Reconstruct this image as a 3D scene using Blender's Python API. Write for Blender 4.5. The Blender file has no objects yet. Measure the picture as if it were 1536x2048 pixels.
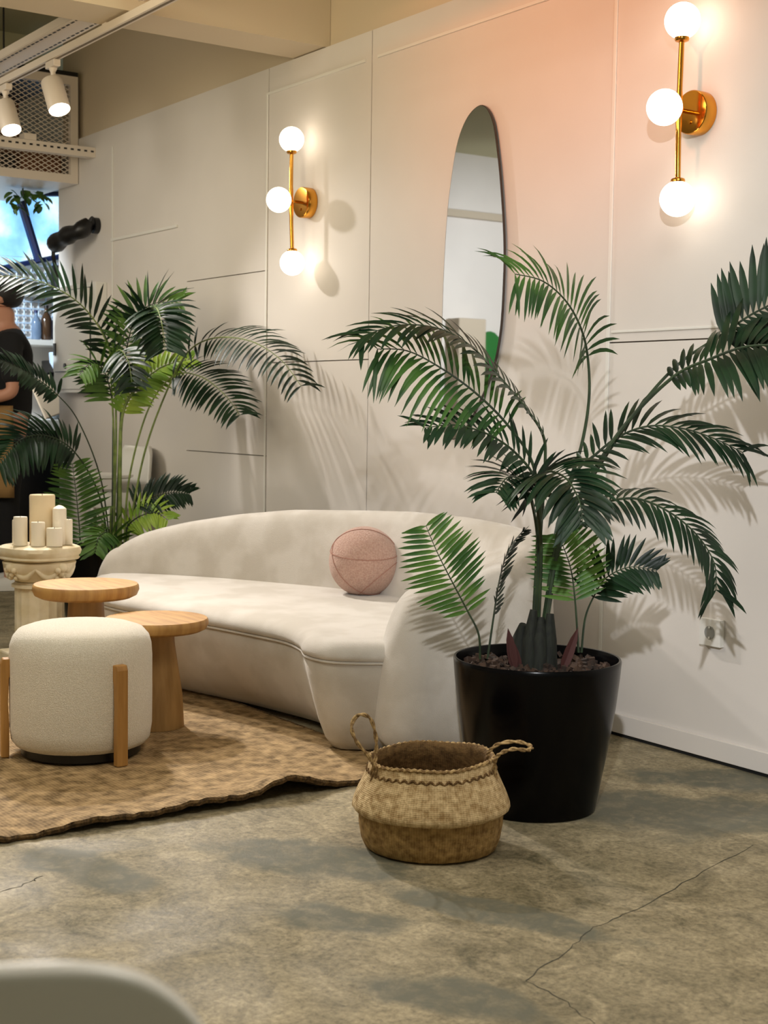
import bpy, math, random
from mathutils import Vector, Matrix
from math import sin, cos, pi, radians as R_
random.seed(7)
S = bpy.context.scene
COL = S.collection

def lin(r, g, b):
    f = lambda c: (c / 255 / 12.92) if c / 255 <= .04045 else ((c / 255 + .055) / 1.055) ** 2.4
    return (f(r), f(g), f(b), 1.0)

# ------------------------------------------------------------------ camera
FPX, YAW, PITCH, ROLL = 2850.0, R_(34.83), R_(4.2), R_(.8)
CAM = Vector((0.0, -3.3235, 1.08))
FW = Vector((-cos(YAW) * cos(PITCH), sin(YAW) * cos(PITCH), -sin(PITCH)))
_r = Vector((sin(YAW), cos(YAW), 0)); _u = _r.cross(FW)
RT = cos(ROLL) * _r + sin(ROLL) * _u
UP = -sin(ROLL) * _r + cos(ROLL) * _u
cd = bpy.data.cameras.new('camera'); cam = bpy.data.objects.new('camera', cd); COL.objects.link(cam)
cam.matrix_world = Matrix(((RT.x, UP.x, -FW.x, CAM.x), (RT.y, UP.y, -FW.y, CAM.y), (RT.z, UP.z, -FW.z, CAM.z), (0, 0, 0, 1)))
cd.sensor_fit = 'VERTICAL'; cd.sensor_height = 36.0; cd.lens = FPX / 2048 * 36
cd.clip_start = .05
cd.dof.use_dof = True; cd.dof.focus_distance = 4.3; cd.dof.aperture_fstop = 7.0
S.camera = cam
HR = Vector((sin(YAW), cos(YAW), 0)); HC = Vector((cos(YAW), -sin(YAW), 0))   # level: to the viewer's right, towards the viewer

def at(x, y, t):
    """point at distance t along the view axis seen at photo position x, y"""
    return CAM + t * ((x - 768) / FPX * RT - (y - 1024) / FPX * UP + FW)

# ------------------------------------------------------------------ light, world, exposure
S.view_settings.view_transform = 'Standard'; S.view_settings.look = 'None'
S.view_settings.gamma = 1.0; S.view_settings.use_curve_mapping = False
S.view_settings.exposure = 0.74
W = bpy.data.worlds.new('world'); S.world = W; W.use_nodes = True
bgn = W.node_tree.nodes['Background']; bgn.inputs[0].default_value = (.80, .80, .62, 1); bgn.inputs[1].default_value = .17

def spot(name, loc, aim, power, col, cone, blend=.5, size=.03, parent=None):
    ld = bpy.data.lights.new(name, 'SPOT'); ld.energy = power; ld.color = col
    ld.spot_size = R_(cone); ld.spot_blend = blend; ld.shadow_soft_size = size
    o = bpy.data.objects.new(name, ld); COL.objects.link(o); o.location = loc
    o.rotation_euler = (Vector(aim) - Vector(loc)).to_track_quat('-Z', 'Y').to_euler()
    return o
WHITE = (1.0, .93, .86)
# track and fill spots (two stand in the picture, one outside it, the rest are added)
spot('track_and_fill_beam', (-5.97, -.90, 2.33), (-3.9, -1.45, .3), 130, WHITE, 82, .9, .04)
spot('track_and_fill_beam', (-6.50, -.90, 2.33), (-4.6, -.7, .4), 60, WHITE, 95, .8, .04)
spot('track_and_fill_beam', (-5.3, -1.25, 2.4), (-4.1, -1.6, .3), 55, WHITE, 60, .9, .05)  # added, brightens the stool top
spot('track_and_fill_beam', (.15, -3.55, 2.15), (-2.95, 0, .95), 260, (.97, .98, 1.0), 36, .8, .035)
spot('track_and_fill_beam', (-2.9, -2.4, 2.6), (-3.7, 0, 2.45), 100, (1.0, .36, .17), 50, 1.0, .1)  # added peach wash standing in for a light leak
spot('track_and_fill_beam', (-6.4, -2.8, 2.25), (-7.0, 0, 1.2), 75, (1.0, .92, .78), 85, 1.0, .5)  # added fill for the dim far end of the wall
spot('track_and_fill_beam', (-3.6, -3.0, 2.1), (-5.9, -.2, 3.0), 95, (1.0, .84, .55), 80, 1.0, .6)  # added uplight, warms the ceiling and upper wall
spot('track_and_fill_beam', (-7.4, -4.2, 2.3), (-10.0, -4.75, 1.9), 170, (.95, .97, 1.0), 80, 1.0, .1)  # added, brightens the far wall that the mirror reflects
spot('bar_fill', (-8.2, -1.3, 2.32), (-9.0, .3, 1.25), 150, (.80, .91, 1.0), 70, .9, .06)  # added cool fill over the bar
def fill_panel(loc, sx, sy, power, col):  # added soft overhead fill, not fixtures of the room
    ld = bpy.data.lights.new('ceiling_fill', 'AREA'); ld.shape = 'RECTANGLE'; ld.size = sx; ld.size_y = sy; ld.energy = power; ld.color = col
    o = bpy.data.objects.new('ceiling_fill', ld); COL.objects.link(o); o.location = loc
fill_panel((-3.9, -3.6, 3.27), 2.4, 1.6, 32, (1.0, .95, .82))
fill_panel((-1.3, -1.5, 3.27), 1.4, 1.0, 27, (1.0, .95, .86))

# ------------------------------------------------------------------ materials
def mat(name, col, rough=.6, metal=0.0, col2=None, scale=20, detail=3, bump=0.0, bscale=None, bdist=.002, emit=None, es=0.0, spec=.5,
        coat=0.0, sheen=0.0, trans=0.0, stretch=None, lo=.4, hi=.6, coords='Object'):
    m = bpy.data.materials.new(name); m.use_nodes = True
    nt = m.node_tree; N = nt.nodes; L = nt.links; p = N['Principled BSDF']
    p.inputs['Base Color'].default_value = col; p.inputs['Roughness'].default_value = rough
    p.inputs['Metallic'].default_value = metal; p.inputs['Specular IOR Level'].default_value = spec
    p.inputs['Coat Weight'].default_value = coat; p.inputs['Sheen Weight'].default_value = sheen
    if trans: p.inputs['Transmission Weight'].default_value = trans
    if emit: p.inputs['Emission Color'].default_value = emit; p.inputs['Emission Strength'].default_value = es
    tc = N.new('ShaderNodeTexCoord'); src = tc.outputs[coords]
    if stretch:
        mp = N.new('ShaderNodeMapping'); mp.inputs['Scale'].default_value = stretch; L.new(src, mp.inputs[0]); src = mp.outputs[0]
    if col2:
        n = N.new('ShaderNodeTexNoise'); n.inputs['Scale'].default_value = scale; n.inputs['Detail'].default_value = detail
        L.new(src, n.inputs['Vector'])
        r = N.new('ShaderNodeValToRGB'); r.color_ramp.elements[0].position = lo; r.color_ramp.elements[1].position = hi
        r.color_ramp.elements[0].color = col; r.color_ramp.elements[1].color = col2
        L.new(n.outputs['Fac'], r.inputs[0]); L.new(r.outputs[0], p.inputs['Base Color'])
    if bump:
        n2 = N.new('ShaderNodeTexNoise'); n2.inputs['Scale'].default_value = bscale or scale; n2.inputs['Detail'].default_value = 4
        L.new(src, n2.inputs['Vector'])
        b = N.new('ShaderNodeBump'); b.inputs['Strength'].default_value = bump; b.inputs['Distance'].default_value = bdist
        L.new(n2.outputs['Fac'], b.inputs['Height']); L.new(b.outputs[0], p.inputs['Normal'])
    return m

M = {}
M['wall'] = mat('wall_paint', lin(226, 220, 214), .55, col2=lin(221, 215, 209), scale=1.5, bump=.08, bscale=220, spec=.35)
M['upper'] = mat('upper_wall_paint', lin(214, 198, 172), .8)
M['ceil'] = mat('ceiling_paint', lin(205, 200, 165), .85)
M['groove'] = mat('groove_backing', lin(120, 108, 92), .8)
M['white'] = mat('white_plastic', lin(232, 230, 224), .35)
M['whitemetal'] = mat('white_lacquer', lin(226, 214, 200), .4)
M['brass'] = mat('polished_brass', lin(214, 152, 62), .16, 1.0)
M['globe'] = mat('opal_glass', (1, 1, 1, 1), .3, emit=(1.0, .86, .68, 1), es=2.4)
M['lens'] = mat('lamp_lens', (1, 1, 1, 1), .3, emit=(1.0, .94, .84, 1), es=12)
M['mirror'] = mat('mirror_glass', (.86, .88, .87, 1), .015, 1.0)
M['edge'] = mat('mirror_edge', lin(60, 50, 44), .3)
M['sofa'] = mat('sofa_chenille', lin(212, 206, 197), .9, col2=lin(198, 191, 180), scale=7, bump=.45, bscale=420, bdist=.003, sheen=.35, spec=.2)
M['boucle'] = mat('boucle', lin(238, 231, 216), .95, col2=lin(224, 216, 198), scale=260, detail=2, bump=.7, bscale=320, bdist=.004, sheen=.4, spec=.15, lo=.35, hi=.6)
M['pink'] = mat('pink_boucle', lin(202, 168, 152), .95, col2=lin(184, 146, 130), scale=160, detail=2, bump=1.0, bscale=200, bdist=.006, sheen=.3, spec=.15, lo=.35, hi=.65)
M['pinkseam'] = mat('pink_seam', lin(168, 122, 106), .95)
M['oak'] = mat('oak_leg', lin(188, 140, 76), .5, col2=lin(164, 118, 58), scale=6, bump=.1, stretch=(8, 8, .7), lo=.35, hi=.65)
M['wood'] = mat('light_wood', lin(194, 150, 86), .5, col2=lin(164, 118, 62), scale=7, detail=6, bump=.08, stretch=(1.0, 7, 1.0), lo=.35, hi=.7)
M['woodstem'] = mat('light_wood_turned', lin(176, 138, 84), .55, col2=lin(142, 106, 58), scale=7, detail=6, bump=.1, stretch=(4, 4, .6), lo=.35, hi=.7)
M['plaster'] = mat('cream_plaster', lin(240, 228, 200), .55, col2=lin(222, 206, 168), scale=14, bump=.2, bscale=60, lo=.35, hi=.7)
M['wax'] = mat('ivory_wax', lin(252, 243, 224), .45)
M['waxb'] = mat('cream_wax', lin(240, 220, 182), .45)
M['wick'] = mat('wick', lin(70, 60, 50), .9)
M['pot'] = mat('black_glazed_plastic', lin(4, 4, 5), .22, spec=.16)
M['soil'] = mat('bark_soil', lin(66, 46, 32), .95, col2=lin(34, 24, 17), scale=40, bump=.8, bscale=60, bdist=.01)
M['bark'] = mat('bark_chip', lin(70, 50, 36), .9, col2=lin(38, 27, 20), scale=30)
M['leaf'] = mat('dark_palm_leaf', lin(24, 51, 28), .44, col2=lin(12, 32, 18), scale=9, spec=.28)
M['leafy'] = mat('young_palm_leaf', lin(80, 116, 42), .48, col2=lin(48, 86, 32), scale=9, spec=.35)
M['leafd'] = mat('mid_palm_leaf', lin(58, 94, 34), .46, col2=lin(32, 64, 26), scale=9, spec=.35)
M['leafl'] = mat('lime_palm_leaf', lin(150, 178, 58), .4, col2=lin(110, 150, 46), scale=8, spec=.5)
M['stem'] = mat('palm_stem', lin(44, 62, 34), .5, col2=lin(32, 46, 27), scale=20)
M['stemy'] = mat('pale_palm_stem', lin(128, 146, 74), .5, col2=lin(98, 116, 58), scale=20)
M['trunk'] = mat('palm_trunk', lin(30, 34, 24), .8, col2=lin(18, 21, 15), scale=25, bump=.5, stretch=(6, 6, 1))
M['sheath'] = mat('dry_sheath', lin(72, 36, 32), .7)
M['black'] = mat('black_plastic', lin(16, 16, 18), .4)
M['blackcloth'] = mat('black_cotton', lin(22, 22, 25), .95, bump=.3, bscale=90)
M['khaki'] = mat('khaki_cotton', lin(150, 116, 70), .95, bump=.3, bscale=70)
M['skin'] = mat('skin', lin(196, 142, 116), .55)
M['hair'] = mat('dark_hair', lin(20, 17, 18), .6)
M['jar'] = mat('blue_grey_glass', lin(150, 175, 205), .1, trans=.6)
M['bluebox'] = mat('pale_blue_plastic', lin(190, 212, 236), .35)
M['navy'] = mat('navy_enamel', lin(30, 44, 92), .35)
M['amber'] = mat('brown_glass', lin(70, 50, 34), .15)
M['card'] = mat('brown_cardboard', lin(128, 84, 58), .85)
M['greybox'] = mat('grey_carton', lin(150, 150, 145), .8)
M['tan'] = mat('pale_wood_board', lin(214, 190, 160), .6)
M['green'] = mat('green_paint', lin(34, 112, 44), .6)
M['beige'] = mat('beige_plaster', lin(190, 176, 156), .8)
M['steel'] = mat('dark_steel', lin(40, 40, 42), .4, .6)
M['crack'] = mat('floor_crack', lin(62, 60, 50), .9)
M['shade_gap'] = mat('shadow_gap', lin(18, 18, 17), .9)

PATCHES = []        # worn smooth patches of the concrete and painted pot shade: centre, half sizes, turn
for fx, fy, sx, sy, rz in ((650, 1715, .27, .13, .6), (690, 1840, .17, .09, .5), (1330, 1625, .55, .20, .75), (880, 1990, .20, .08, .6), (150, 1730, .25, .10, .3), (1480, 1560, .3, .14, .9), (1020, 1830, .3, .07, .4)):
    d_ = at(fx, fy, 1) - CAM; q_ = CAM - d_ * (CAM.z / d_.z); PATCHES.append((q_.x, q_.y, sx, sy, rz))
def floor_mat():
    m = bpy.data.materials.new('worn_concrete'); m.use_nodes = True
    nt = m.node_tree; N = nt.nodes; L = nt.links; p = N['Principled BSDF']
    tc = N.new('ShaderNodeTexCoord')
    def noise(s, d, dist=0, rough=.5, off=0):
        n = N.new('ShaderNodeTexNoise'); n.inputs['Scale'].default_value = s; n.inputs['Detail'].default_value = d
        n.inputs['Distortion'].default_value = dist; n.inputs['Roughness'].default_value = rough
        mp = N.new('ShaderNodeMapping'); mp.inputs['Location'].default_value = (off, off * .7, 0); L.new(tc.outputs['Object'], mp.inputs[0]); L.new(mp.outputs[0], n.inputs['Vector'])
        return n.outputs['Fac']
    def ramp(fac, stops):
        r = N.new('ShaderNodeValToRGB'); e = r.color_ramp.elements
        e[0].position, e[0].color = stops[0]; e[1].position, e[1].color = stops[-1]
        for s in stops[1:-1]: q = e.new(s[0]); q.color = s[1]
        L.new(fac, r.inputs[0]); return r.outputs[0]
    def mix(a, b, fac, mode='MIX'):
        x = N.new('ShaderNodeMix'); x.data_type = 'RGBA'; x.blend_type = mode
        if isinstance(fac, float): x.inputs[0].default_value = fac
        else: L.new(fac, x.inputs[0])
        L.new(a, x.inputs[6]); L.new(b, x.inputs[7]); return x.outputs[2]
    big = ramp(noise(1.5, 5, .4, .55, 3.1), [(.36, lin(122, 116, 92)), (.47, lin(166, 155, 130)), (.62, lin(200, 187, 160))])
    med = ramp(noise(9, 10, .9, .74, 1.0), [(.34, lin(100, 97, 78)), (.48, lin(170, 160, 136)), (.64, lin(220, 207, 180))])
    fine = ramp(noise(75, 6, .3, .7, 5), [(.28, lin(98, 95, 80)), (.48, lin(192, 188, 172)), (.7, lin(240, 235, 220))])
    c = mix(big, med, .6)
    c = mix(c, fine, .8, 'MULTIPLY')
    # smooth grey filler patches and the shade painted beside the pot
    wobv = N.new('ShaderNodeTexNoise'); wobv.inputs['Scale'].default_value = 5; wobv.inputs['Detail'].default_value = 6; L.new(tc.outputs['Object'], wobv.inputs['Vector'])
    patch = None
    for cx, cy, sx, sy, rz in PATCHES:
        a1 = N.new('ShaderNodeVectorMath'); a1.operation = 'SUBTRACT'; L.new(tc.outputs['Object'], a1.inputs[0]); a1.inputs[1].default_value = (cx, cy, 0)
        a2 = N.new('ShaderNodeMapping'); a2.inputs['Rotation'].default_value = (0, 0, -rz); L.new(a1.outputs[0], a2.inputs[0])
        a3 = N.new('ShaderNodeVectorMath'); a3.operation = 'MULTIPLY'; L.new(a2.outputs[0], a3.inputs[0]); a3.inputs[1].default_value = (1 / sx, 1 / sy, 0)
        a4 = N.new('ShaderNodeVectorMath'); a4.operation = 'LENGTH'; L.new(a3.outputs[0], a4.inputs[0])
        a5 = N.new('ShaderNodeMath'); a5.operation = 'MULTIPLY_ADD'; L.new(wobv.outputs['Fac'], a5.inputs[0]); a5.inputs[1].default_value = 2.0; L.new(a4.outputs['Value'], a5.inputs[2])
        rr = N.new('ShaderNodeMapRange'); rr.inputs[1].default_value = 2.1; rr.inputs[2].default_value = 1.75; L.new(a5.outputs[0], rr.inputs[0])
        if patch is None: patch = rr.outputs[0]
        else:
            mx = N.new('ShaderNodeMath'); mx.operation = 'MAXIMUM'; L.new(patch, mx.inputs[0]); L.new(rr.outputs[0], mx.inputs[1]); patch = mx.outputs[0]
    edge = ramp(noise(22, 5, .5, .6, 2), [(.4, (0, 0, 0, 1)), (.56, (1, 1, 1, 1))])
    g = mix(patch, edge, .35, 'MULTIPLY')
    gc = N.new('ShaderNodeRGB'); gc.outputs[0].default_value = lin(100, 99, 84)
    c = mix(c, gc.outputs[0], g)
    L.new(c, p.inputs['Base Color'])
    L.new(ramp(noise(3, 4, .5, .5, 4), [(.35, (.5,) * 3 + (1,)), (.65, (.78,) * 3 + (1,))]), p.inputs['Roughness'])
    p.inputs['Specular IOR Level'].default_value = .35
    b = N.new('ShaderNodeBump'); b.inputs['Strength'].default_value = .35; b.inputs['Distance'].default_value = .004
    L.new(noise(60, 7, .4, .7, 6), b.inputs['Height']); L.new(b.outputs[0], p.inputs['Normal'])
    return m
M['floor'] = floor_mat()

def weave_mat(name, c1, c2, ku, kv, kind):
    """rows of plaited fibre; kind 'lathe' runs round the z axis, 'flat' along x and y"""
    m = bpy.data.materials.new(name); m.use_nodes = True
    nt = m.node_tree; N = nt.nodes; L = nt.links; p = N['Principled BSDF']; p.inputs['Roughness'].default_value = .8
    p.inputs['Specular IOR Level'].default_value = .25
    tc = N.new('ShaderNodeTexCoord'); sp = N.new('ShaderNodeSeparateXYZ'); L.new(tc.outputs['Object'], sp.inputs[0])
    def mth(op, a, b=None):
        x = N.new('ShaderNodeMath'); x.operation = op
        for i, v in enumerate((a, b)):
            if v is None: continue
            if isinstance(v, (int, float)): x.inputs[i].default_value = v
            else: L.new(v, x.inputs[i])
        return x.outputs[0]
    ns = N.new('ShaderNodeTexNoise'); ns.inputs['Scale'].default_value = 14; L.new(tc.outputs['Object'], ns.inputs['Vector'])
    wob = mth('MULTIPLY', mth('SUBTRACT', ns.outputs['Fac'], .5), 5.0)
    if kind == 'lathe':
        u = mth('MULTIPLY', mth('ARCTAN2', sp.outputs[1], sp.outputs[0]), ku); v = mth('MULTIPLY', sp.outputs[2], kv)
    else:
        u = mth('MULTIPLY', sp.outputs[0], ku); v = mth('MULTIPLY', sp.outputs[1], kv)
    s1 = mth('SINE', mth('ADD', mth('ADD', u, v), wob)); s2 = mth('SINE', mth('ADD', mth('SUBTRACT', u, v), wob))
    h = mth('MULTIPLY', s1, s2)
    n2 = N.new('ShaderNodeTexNoise'); n2.inputs['Scale'].default_value = 60 if kind == 'lathe' else 26; n2.inputs['Detail'].default_value = 5
    L.new(tc.outputs['Object'], n2.inputs['Vector'])
    f = mth('ADD', mth('MULTIPLY', h, .075 if kind == 'lathe' else .09), n2.outputs['Fac'])
    r = N.new('ShaderNodeValToRGB'); r.color_ramp.elements[0].position = .3; r.color_ramp.elements[1].position = .72
    r.color_ramp.elements[0].color = c1; r.color_ramp.elements[1].color = c2
    L.new(f, r.inputs[0]); L.new(r.outputs[0], p.inputs['Base Color'])
    b = N.new('ShaderNodeBump'); b.inputs['Strength'].default_value = .8; b.inputs['Distance'].default_value = .006
    L.new(f, b.inputs['Height']); L.new(b.outputs[0], p.inputs['Normal'])
    return m
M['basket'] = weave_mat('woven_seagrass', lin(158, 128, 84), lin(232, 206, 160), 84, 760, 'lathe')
M['basketlow_shade'] = weave_mat('woven_seagrass_lower_shade', lin(122, 92, 52), lin(192, 158, 102), 84, 760, 'lathe')  # same weave, shade below the belly put into darker colours
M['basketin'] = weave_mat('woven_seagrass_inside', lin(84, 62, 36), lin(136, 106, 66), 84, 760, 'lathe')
M['rope'] = mat('twisted_seagrass', lin(188, 158, 108), .85, col2=lin(120, 92, 54), scale=90, bump=.8, bscale=120, bdist=.004)
M['jute'] = weave_mat('jute_pile', lin(106, 85, 54), lin(186, 157, 114), 230, 290, 'flat')
M['juteedge'] = mat('jute_edge', lin(112, 88, 56), .95, col2=lin(70, 54, 34), scale=80, bump=.9, bscale=120, bdist=.006)

def sky_mat():
    m = bpy.data.materials.new('daylit_sky'); m.use_nodes = True
    nt = m.node_tree; N = nt.nodes; L = nt.links
    N.remove(N['Principled BSDF']); e = N.new('ShaderNodeEmission'); L.new(e.outputs[0], N['Material Output'].inputs[0])
    tc = N.new('ShaderNodeTexCoord'); n = N.new('ShaderNodeTexNoise'); n.inputs['Scale'].default_value = 2.6; n.inputs['Detail'].default_value = 6
    L.new(tc.outputs['Object'], n.inputs['Vector'])
    r = N.new('ShaderNodeValToRGB'); el = r.color_ramp.elements
    el[0].position = .30; el[0].color = lin(104, 158, 220); el[1].position = .60; el[1].color = lin(228, 244, 252)
    q = el.new(.44); q.color = lin(142, 202, 244)
    L.new(n.outputs['Fac'], r.inputs[0]); L.new(r.outputs[0], e.inputs[0]); e.inputs[1].default_value = 1.05
    return m
M['sky'] = sky_mat()

# ------------------------------------------------------------------ mesh helpers
def crom(P, n, closed=False):
    P = [Vector(p) for p in P]; out = []; m = len(P)
    segs = m if closed else m - 1
    for k in range(n + (0 if closed else 1)):
        s = k / n * segs; i = min(int(s), segs - 1); t = s - i
        g = (lambda j: P[j % m]) if closed else (lambda j: P[min(max(j, 0), m - 1)])
        a, b, c, d = g(i - 1), g(i), g(i + 1), g(i + 2)
        out.append(.5 * ((2 * b) + (c - a) * t + (2 * a - 5 * b + 4 * c - d) * t * t + (3 * b - a - 3 * c + d) * t ** 3))
    return out

def lerp_list(V, s):
    x = s * (len(V) - 1); i = min(int(x), len(V) - 2); return V[i] + (V[i + 1] - V[i]) * (x - i)

class MB:
    def __init__(s): s.v = []; s.f = []
    def add(s, vs, fs):
        b = len(s.v); s.v += [Vector(q) for q in vs]; s.f += [tuple(b + i for i in f) for f in fs]; return s
    def box(s, c, size, rot=None):
        c = Vector(c); h = [q / 2 for q in size]; vs = []
        for z in (-1, 1):
            for y in (-1, 1):
                for x in (-1, 1):
                    q = Vector((x * h[0], y * h[1], z * h[2]))
                    if rot is not None: q = rot @ q
                    vs.append(c + q)
        return s.add(vs, [(0, 2, 3, 1), (4, 5, 7, 6), (0, 1, 5, 4), (2, 6, 7, 3), (0, 4, 6, 2), (1, 3, 7, 5)])
    def ab(s, a, b):
        a, b = Vector(a), Vector(b); return s.box((a + b) / 2, [abs(q) for q in (b - a)])
    def grid(s, rows, closed_u=False, closed_v=False):
        n, m = len(rows), len(rows[0]); vs = [q for r in rows for q in r]; fs = []
        for i in range(n if closed_v else n - 1):
            for j in range(m if closed_u else m - 1):
                fs.append((i * m + j, i * m + (j + 1) % m, ((i + 1) % n) * m + (j + 1) % m, ((i + 1) % n) * m + j))
        return s.add(vs, fs)
    def tube(s, P, r, seg=8, cap=True, twist=0.0):
        P = [Vector(p) for p in P]; n = len(P); rows = []; ref = None
        for i, p in enumerate(P):
            t = (P[min(i + 1, n - 1)] - P[max(i - 1, 0)]).normalized()
            if ref is None: ref = Vector((0, 0, 1)) if abs(t.z) < .9 else Vector((1, 0, 0))
            a = (ref - t * ref.dot(t)).normalized(); ref = a; b = t.cross(a)
            rr = r[i] if isinstance(r, (list, tuple)) else r
            rows.append([p + rr * (cos(2 * pi * j / seg) * a + sin(2 * pi * j / seg) * b) for j in range(seg)])
        s.grid(rows, closed_u=True)
        if cap:
            k = len(s.v) - n * seg
            s.f.append(tuple(reversed(range(k, k + seg)))); s.f.append(tuple(range(k + (n - 1) * seg, k + n * seg)))
        return s
    def lathe(s, prof, c=(0, 0, 0), seg=40, cap0=True, cap1=True, fn=None):
        c = Vector(c); rows = []
        for r, z in prof:
            row = []
            for j in range(seg):
                a = 2 * pi * j / seg; rr, zz = (r, z) if fn is None else fn(r, z, a)
                row.append(c + Vector((rr * cos(a), rr * sin(a), zz)))
            rows.append(row)
        s.grid(rows, closed_u=True); k = len(s.v) - len(rows) * seg
        if cap0: s.f.append(tuple(reversed(range(k, k + seg))))
        if cap1: s.f.append(tuple(range(k + (len(rows) - 1) * seg, k + len(rows) * seg)))
        return s
    def ball(s, c, r, seg=24, ring=14, sq=(1, 1, 1)):
        c = Vector(c); rows = []
        for i in range(ring + 1):
            th = pi * (i / ring * .996 + .002) ; row = []
            for j in range(seg):
                a = 2 * pi * j / seg
                row.append(c + Vector((r * sq[0] * sin(th) * cos(a), r * sq[1] * sin(th) * sin(a), -r * sq[2] * cos(th))))
            rows.append(row)
        s.grid(rows, closed_u=True); k = len(s.v) - len(rows) * seg
        s.f.append(tuple(reversed(range(k, k + seg)))); s.f.append(tuple(range(k + ring * seg, k + (ring + 1) * seg)))
        return s
    def prism(s, poly, d):
        """poly of points pushed along vector d"""
        n = len(poly); d = Vector(d); vs = [Vector(p) for p in poly] + [Vector(p) + d for p in poly]
        return s.add(vs, [tuple(reversed(range(n))), tuple(range(n, 2 * n))] + [(i, (i + 1) % n, n + (i + 1) % n, n + i) for i in range(n)])

def obj(name, mb, m, parent=None, smooth=True, bevel=0.0, sharp=40, world=False, subsurf=0):
    me = bpy.data.meshes.new(name)
    off = Vector((0, 0, 0))
    if world and parent is not None:
        q = parent
        while q is not None: off = off + q.location; q = q.parent
    me.from_pydata([tuple(v - off) for v in mb.v], [], mb.f); me.update()
    o = bpy.data.objects.new(name, me); COL.objects.link(o)
    me.materials.append(M[m] if isinstance(m, str) else m)
    if smooth:
        me.shade_smooth(); me.set_sharp_from_angle(angle=R_(sharp))
    if bevel:
        b = o.modifiers.new('bevel', 'BEVEL'); b.width = bevel; b.segments = 2; b.limit_method = 'ANGLE'
    if subsurf:
        b = o.modifiers.new('subsurf', 'SUBSURF'); b.levels = subsurf; b.render_levels = subsurf
    if parent is not None: o.parent = parent
    return o

def two_tone(o, root, mb, m):
    """add small dark openings to a part's own mesh"""
    me = o.data; off = root.location
    V = [tuple(v.co) for v in me.vertices]; F = [tuple(p.vertices) for p in me.polygons]; n = len(V); k = len(F)
    V += [tuple(v - off) for v in mb.v]; F += [tuple(n + i for i in f) for f in mb.f]
    me.clear_geometry(); me.from_pydata(V, [], F); me.materials.append(M[m])
    for i, p in enumerate(me.polygons): p.material_index = 1 if i >= k else 0
    me.update()
def tag(o, label, cat, group=None):
    o['label'] = label; o['category'] = cat
    if group: o['group'] = group
    return o
def thing(name, label, cat, loc=(0, 0, 0), group=None, rotz=0.0):
    o = bpy.data.objects.new(name, None); COL.objects.link(o); o.location = loc; o.rotation_euler = (0, 0, rotz); o.empty_display_size = .1
    return tag(o, label, cat, group)
def struct(name, mb, m, **k):
    o = obj(name, mb, m, **k); o['kind'] = 'structure'; return o
def dup(root, loc, label=None, roty=None):
    r = root.copy(); COL.objects.link(r); r.location = loc
    if label: r['label'] = label
    for ch in list(root.children):
        c = ch.copy(); COL.objects.link(c); c.parent = r
        for g in list(ch.children):
            d = g.copy(); COL.objects.link(d); d.parent = c
    return r

# ------------------------------------------------------------------ the room
XL, XR, YF, ZC = -10.0, 2.6, -7.0, 3.3
ZF = 2.61                                   # top of the panelled wall
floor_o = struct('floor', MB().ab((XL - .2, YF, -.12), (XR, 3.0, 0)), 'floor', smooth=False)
struct('ceiling', MB().ab((XL - .2, YF, ZC), (XR, 3.0, ZC + .1)), 'ceil', smooth=False)
# panelled wall: boards with open joints on a backing
wb = MB(); JX = [-8.24, -6.55, -5.74, -4.906, -3.485, -2.1, -.8, .6, XR]
G = .003
for a, b in zip(JX[:-1], JX[1:]):
    zs = {(-5.74): [0.0, ZF], (-3.485): [0.0, 1.304, ZF], (-6.55): [0.0, .847, 1.70, ZF], (-4.906): [0.0, ZF], (-8.24): [0, ZF]}.get(a, [0.0, ZF])
    if a == -5.74: zs = [0.0, 1.277, ZF]
    for z0, z1 in zip(zs[:-1], zs[1:]):
        wb.ab((a + (G if a not in (-8.24, -6.55) else 0), 0, z0 + (.0022 if z0 else 0)), (b - (G if b != -6.55 else 0), .014, z1 - (.0022 if z1 != ZF else 0)))
struct('wall_right', wb, 'wall', smooth=False)
struct('wall_right_backing', MB().ab((-8.24, .0145, 0), (XR, .13, ZF)), 'groove', smooth=False)
struct('wall_upper', MB().ab((-8.24, .03, ZF), (XR, .2, ZC)), 'upper', smooth=False)
struct('wall_end', MB().ab((-8.24, .131, 0), (-8.10, 2.9, ZC)), 'wall', smooth=False)
struct('wall_left', MB().ab((XL - .1, YF, 0), (XL, 3.0, ZC)), 'wall', smooth=False)
struct('wall_front', MB().ab((XL, YF - .1, 0), (XR, YF, ZC)), 'wall', smooth=False)
struct('baseboard_right', MB().ab((-8.24, -.012, .012), (XR, -.0005, .075)), 'wall', smooth=False, bevel=.002)
struct('baseboard_gap', MB().ab((-8.24, -.004, .0005), (XR, -.001, .0115)), 'shade_gap', smooth=False)  # dark strip drawn as the shade under the baseboard
# beads and mouldings on the wall
def bead(n, a, b):
    struct('trim_%d' % n, MB().ab(a, b), 'white', smooth=False, bevel=.0015)
bead(1, (-5.755, -.006, .0), (-5.741, -.0005, 2.5))
bead(2, (-5.74, -.006, 2.49), (-4.95, -.0005, 2.502))
bead(3, (-3.492, -.006, .08), (-3.478, -.0005, ZF))
bead(4, (-3.47, -.005, 1.335), (-2.2, -.0005, 1.343))
bead(5, (-7.46, -.012, 1.98), (-6.65, -.0005, 1.995))
bead(6, (-7.46, -.006, .2), (-7.445, -.0005, 2.5))
bead(7, (-4.86, -.006, 2.49), (-3.5, -.0005, 2.502))
# beam under the ceiling, square to the wall
struct('trim_8', MB().ab((-5.53, -3.2, ZF + .005), (-5.27, .028, ZC - .001)), 'upper', smooth=False)
# bulkhead above the mesh store
struct('trim_9', MB().ab((-8.6, -3.0, 3.02), (-8.5, 0.0, ZC - .001)), 'ceil', smooth=False)

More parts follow.
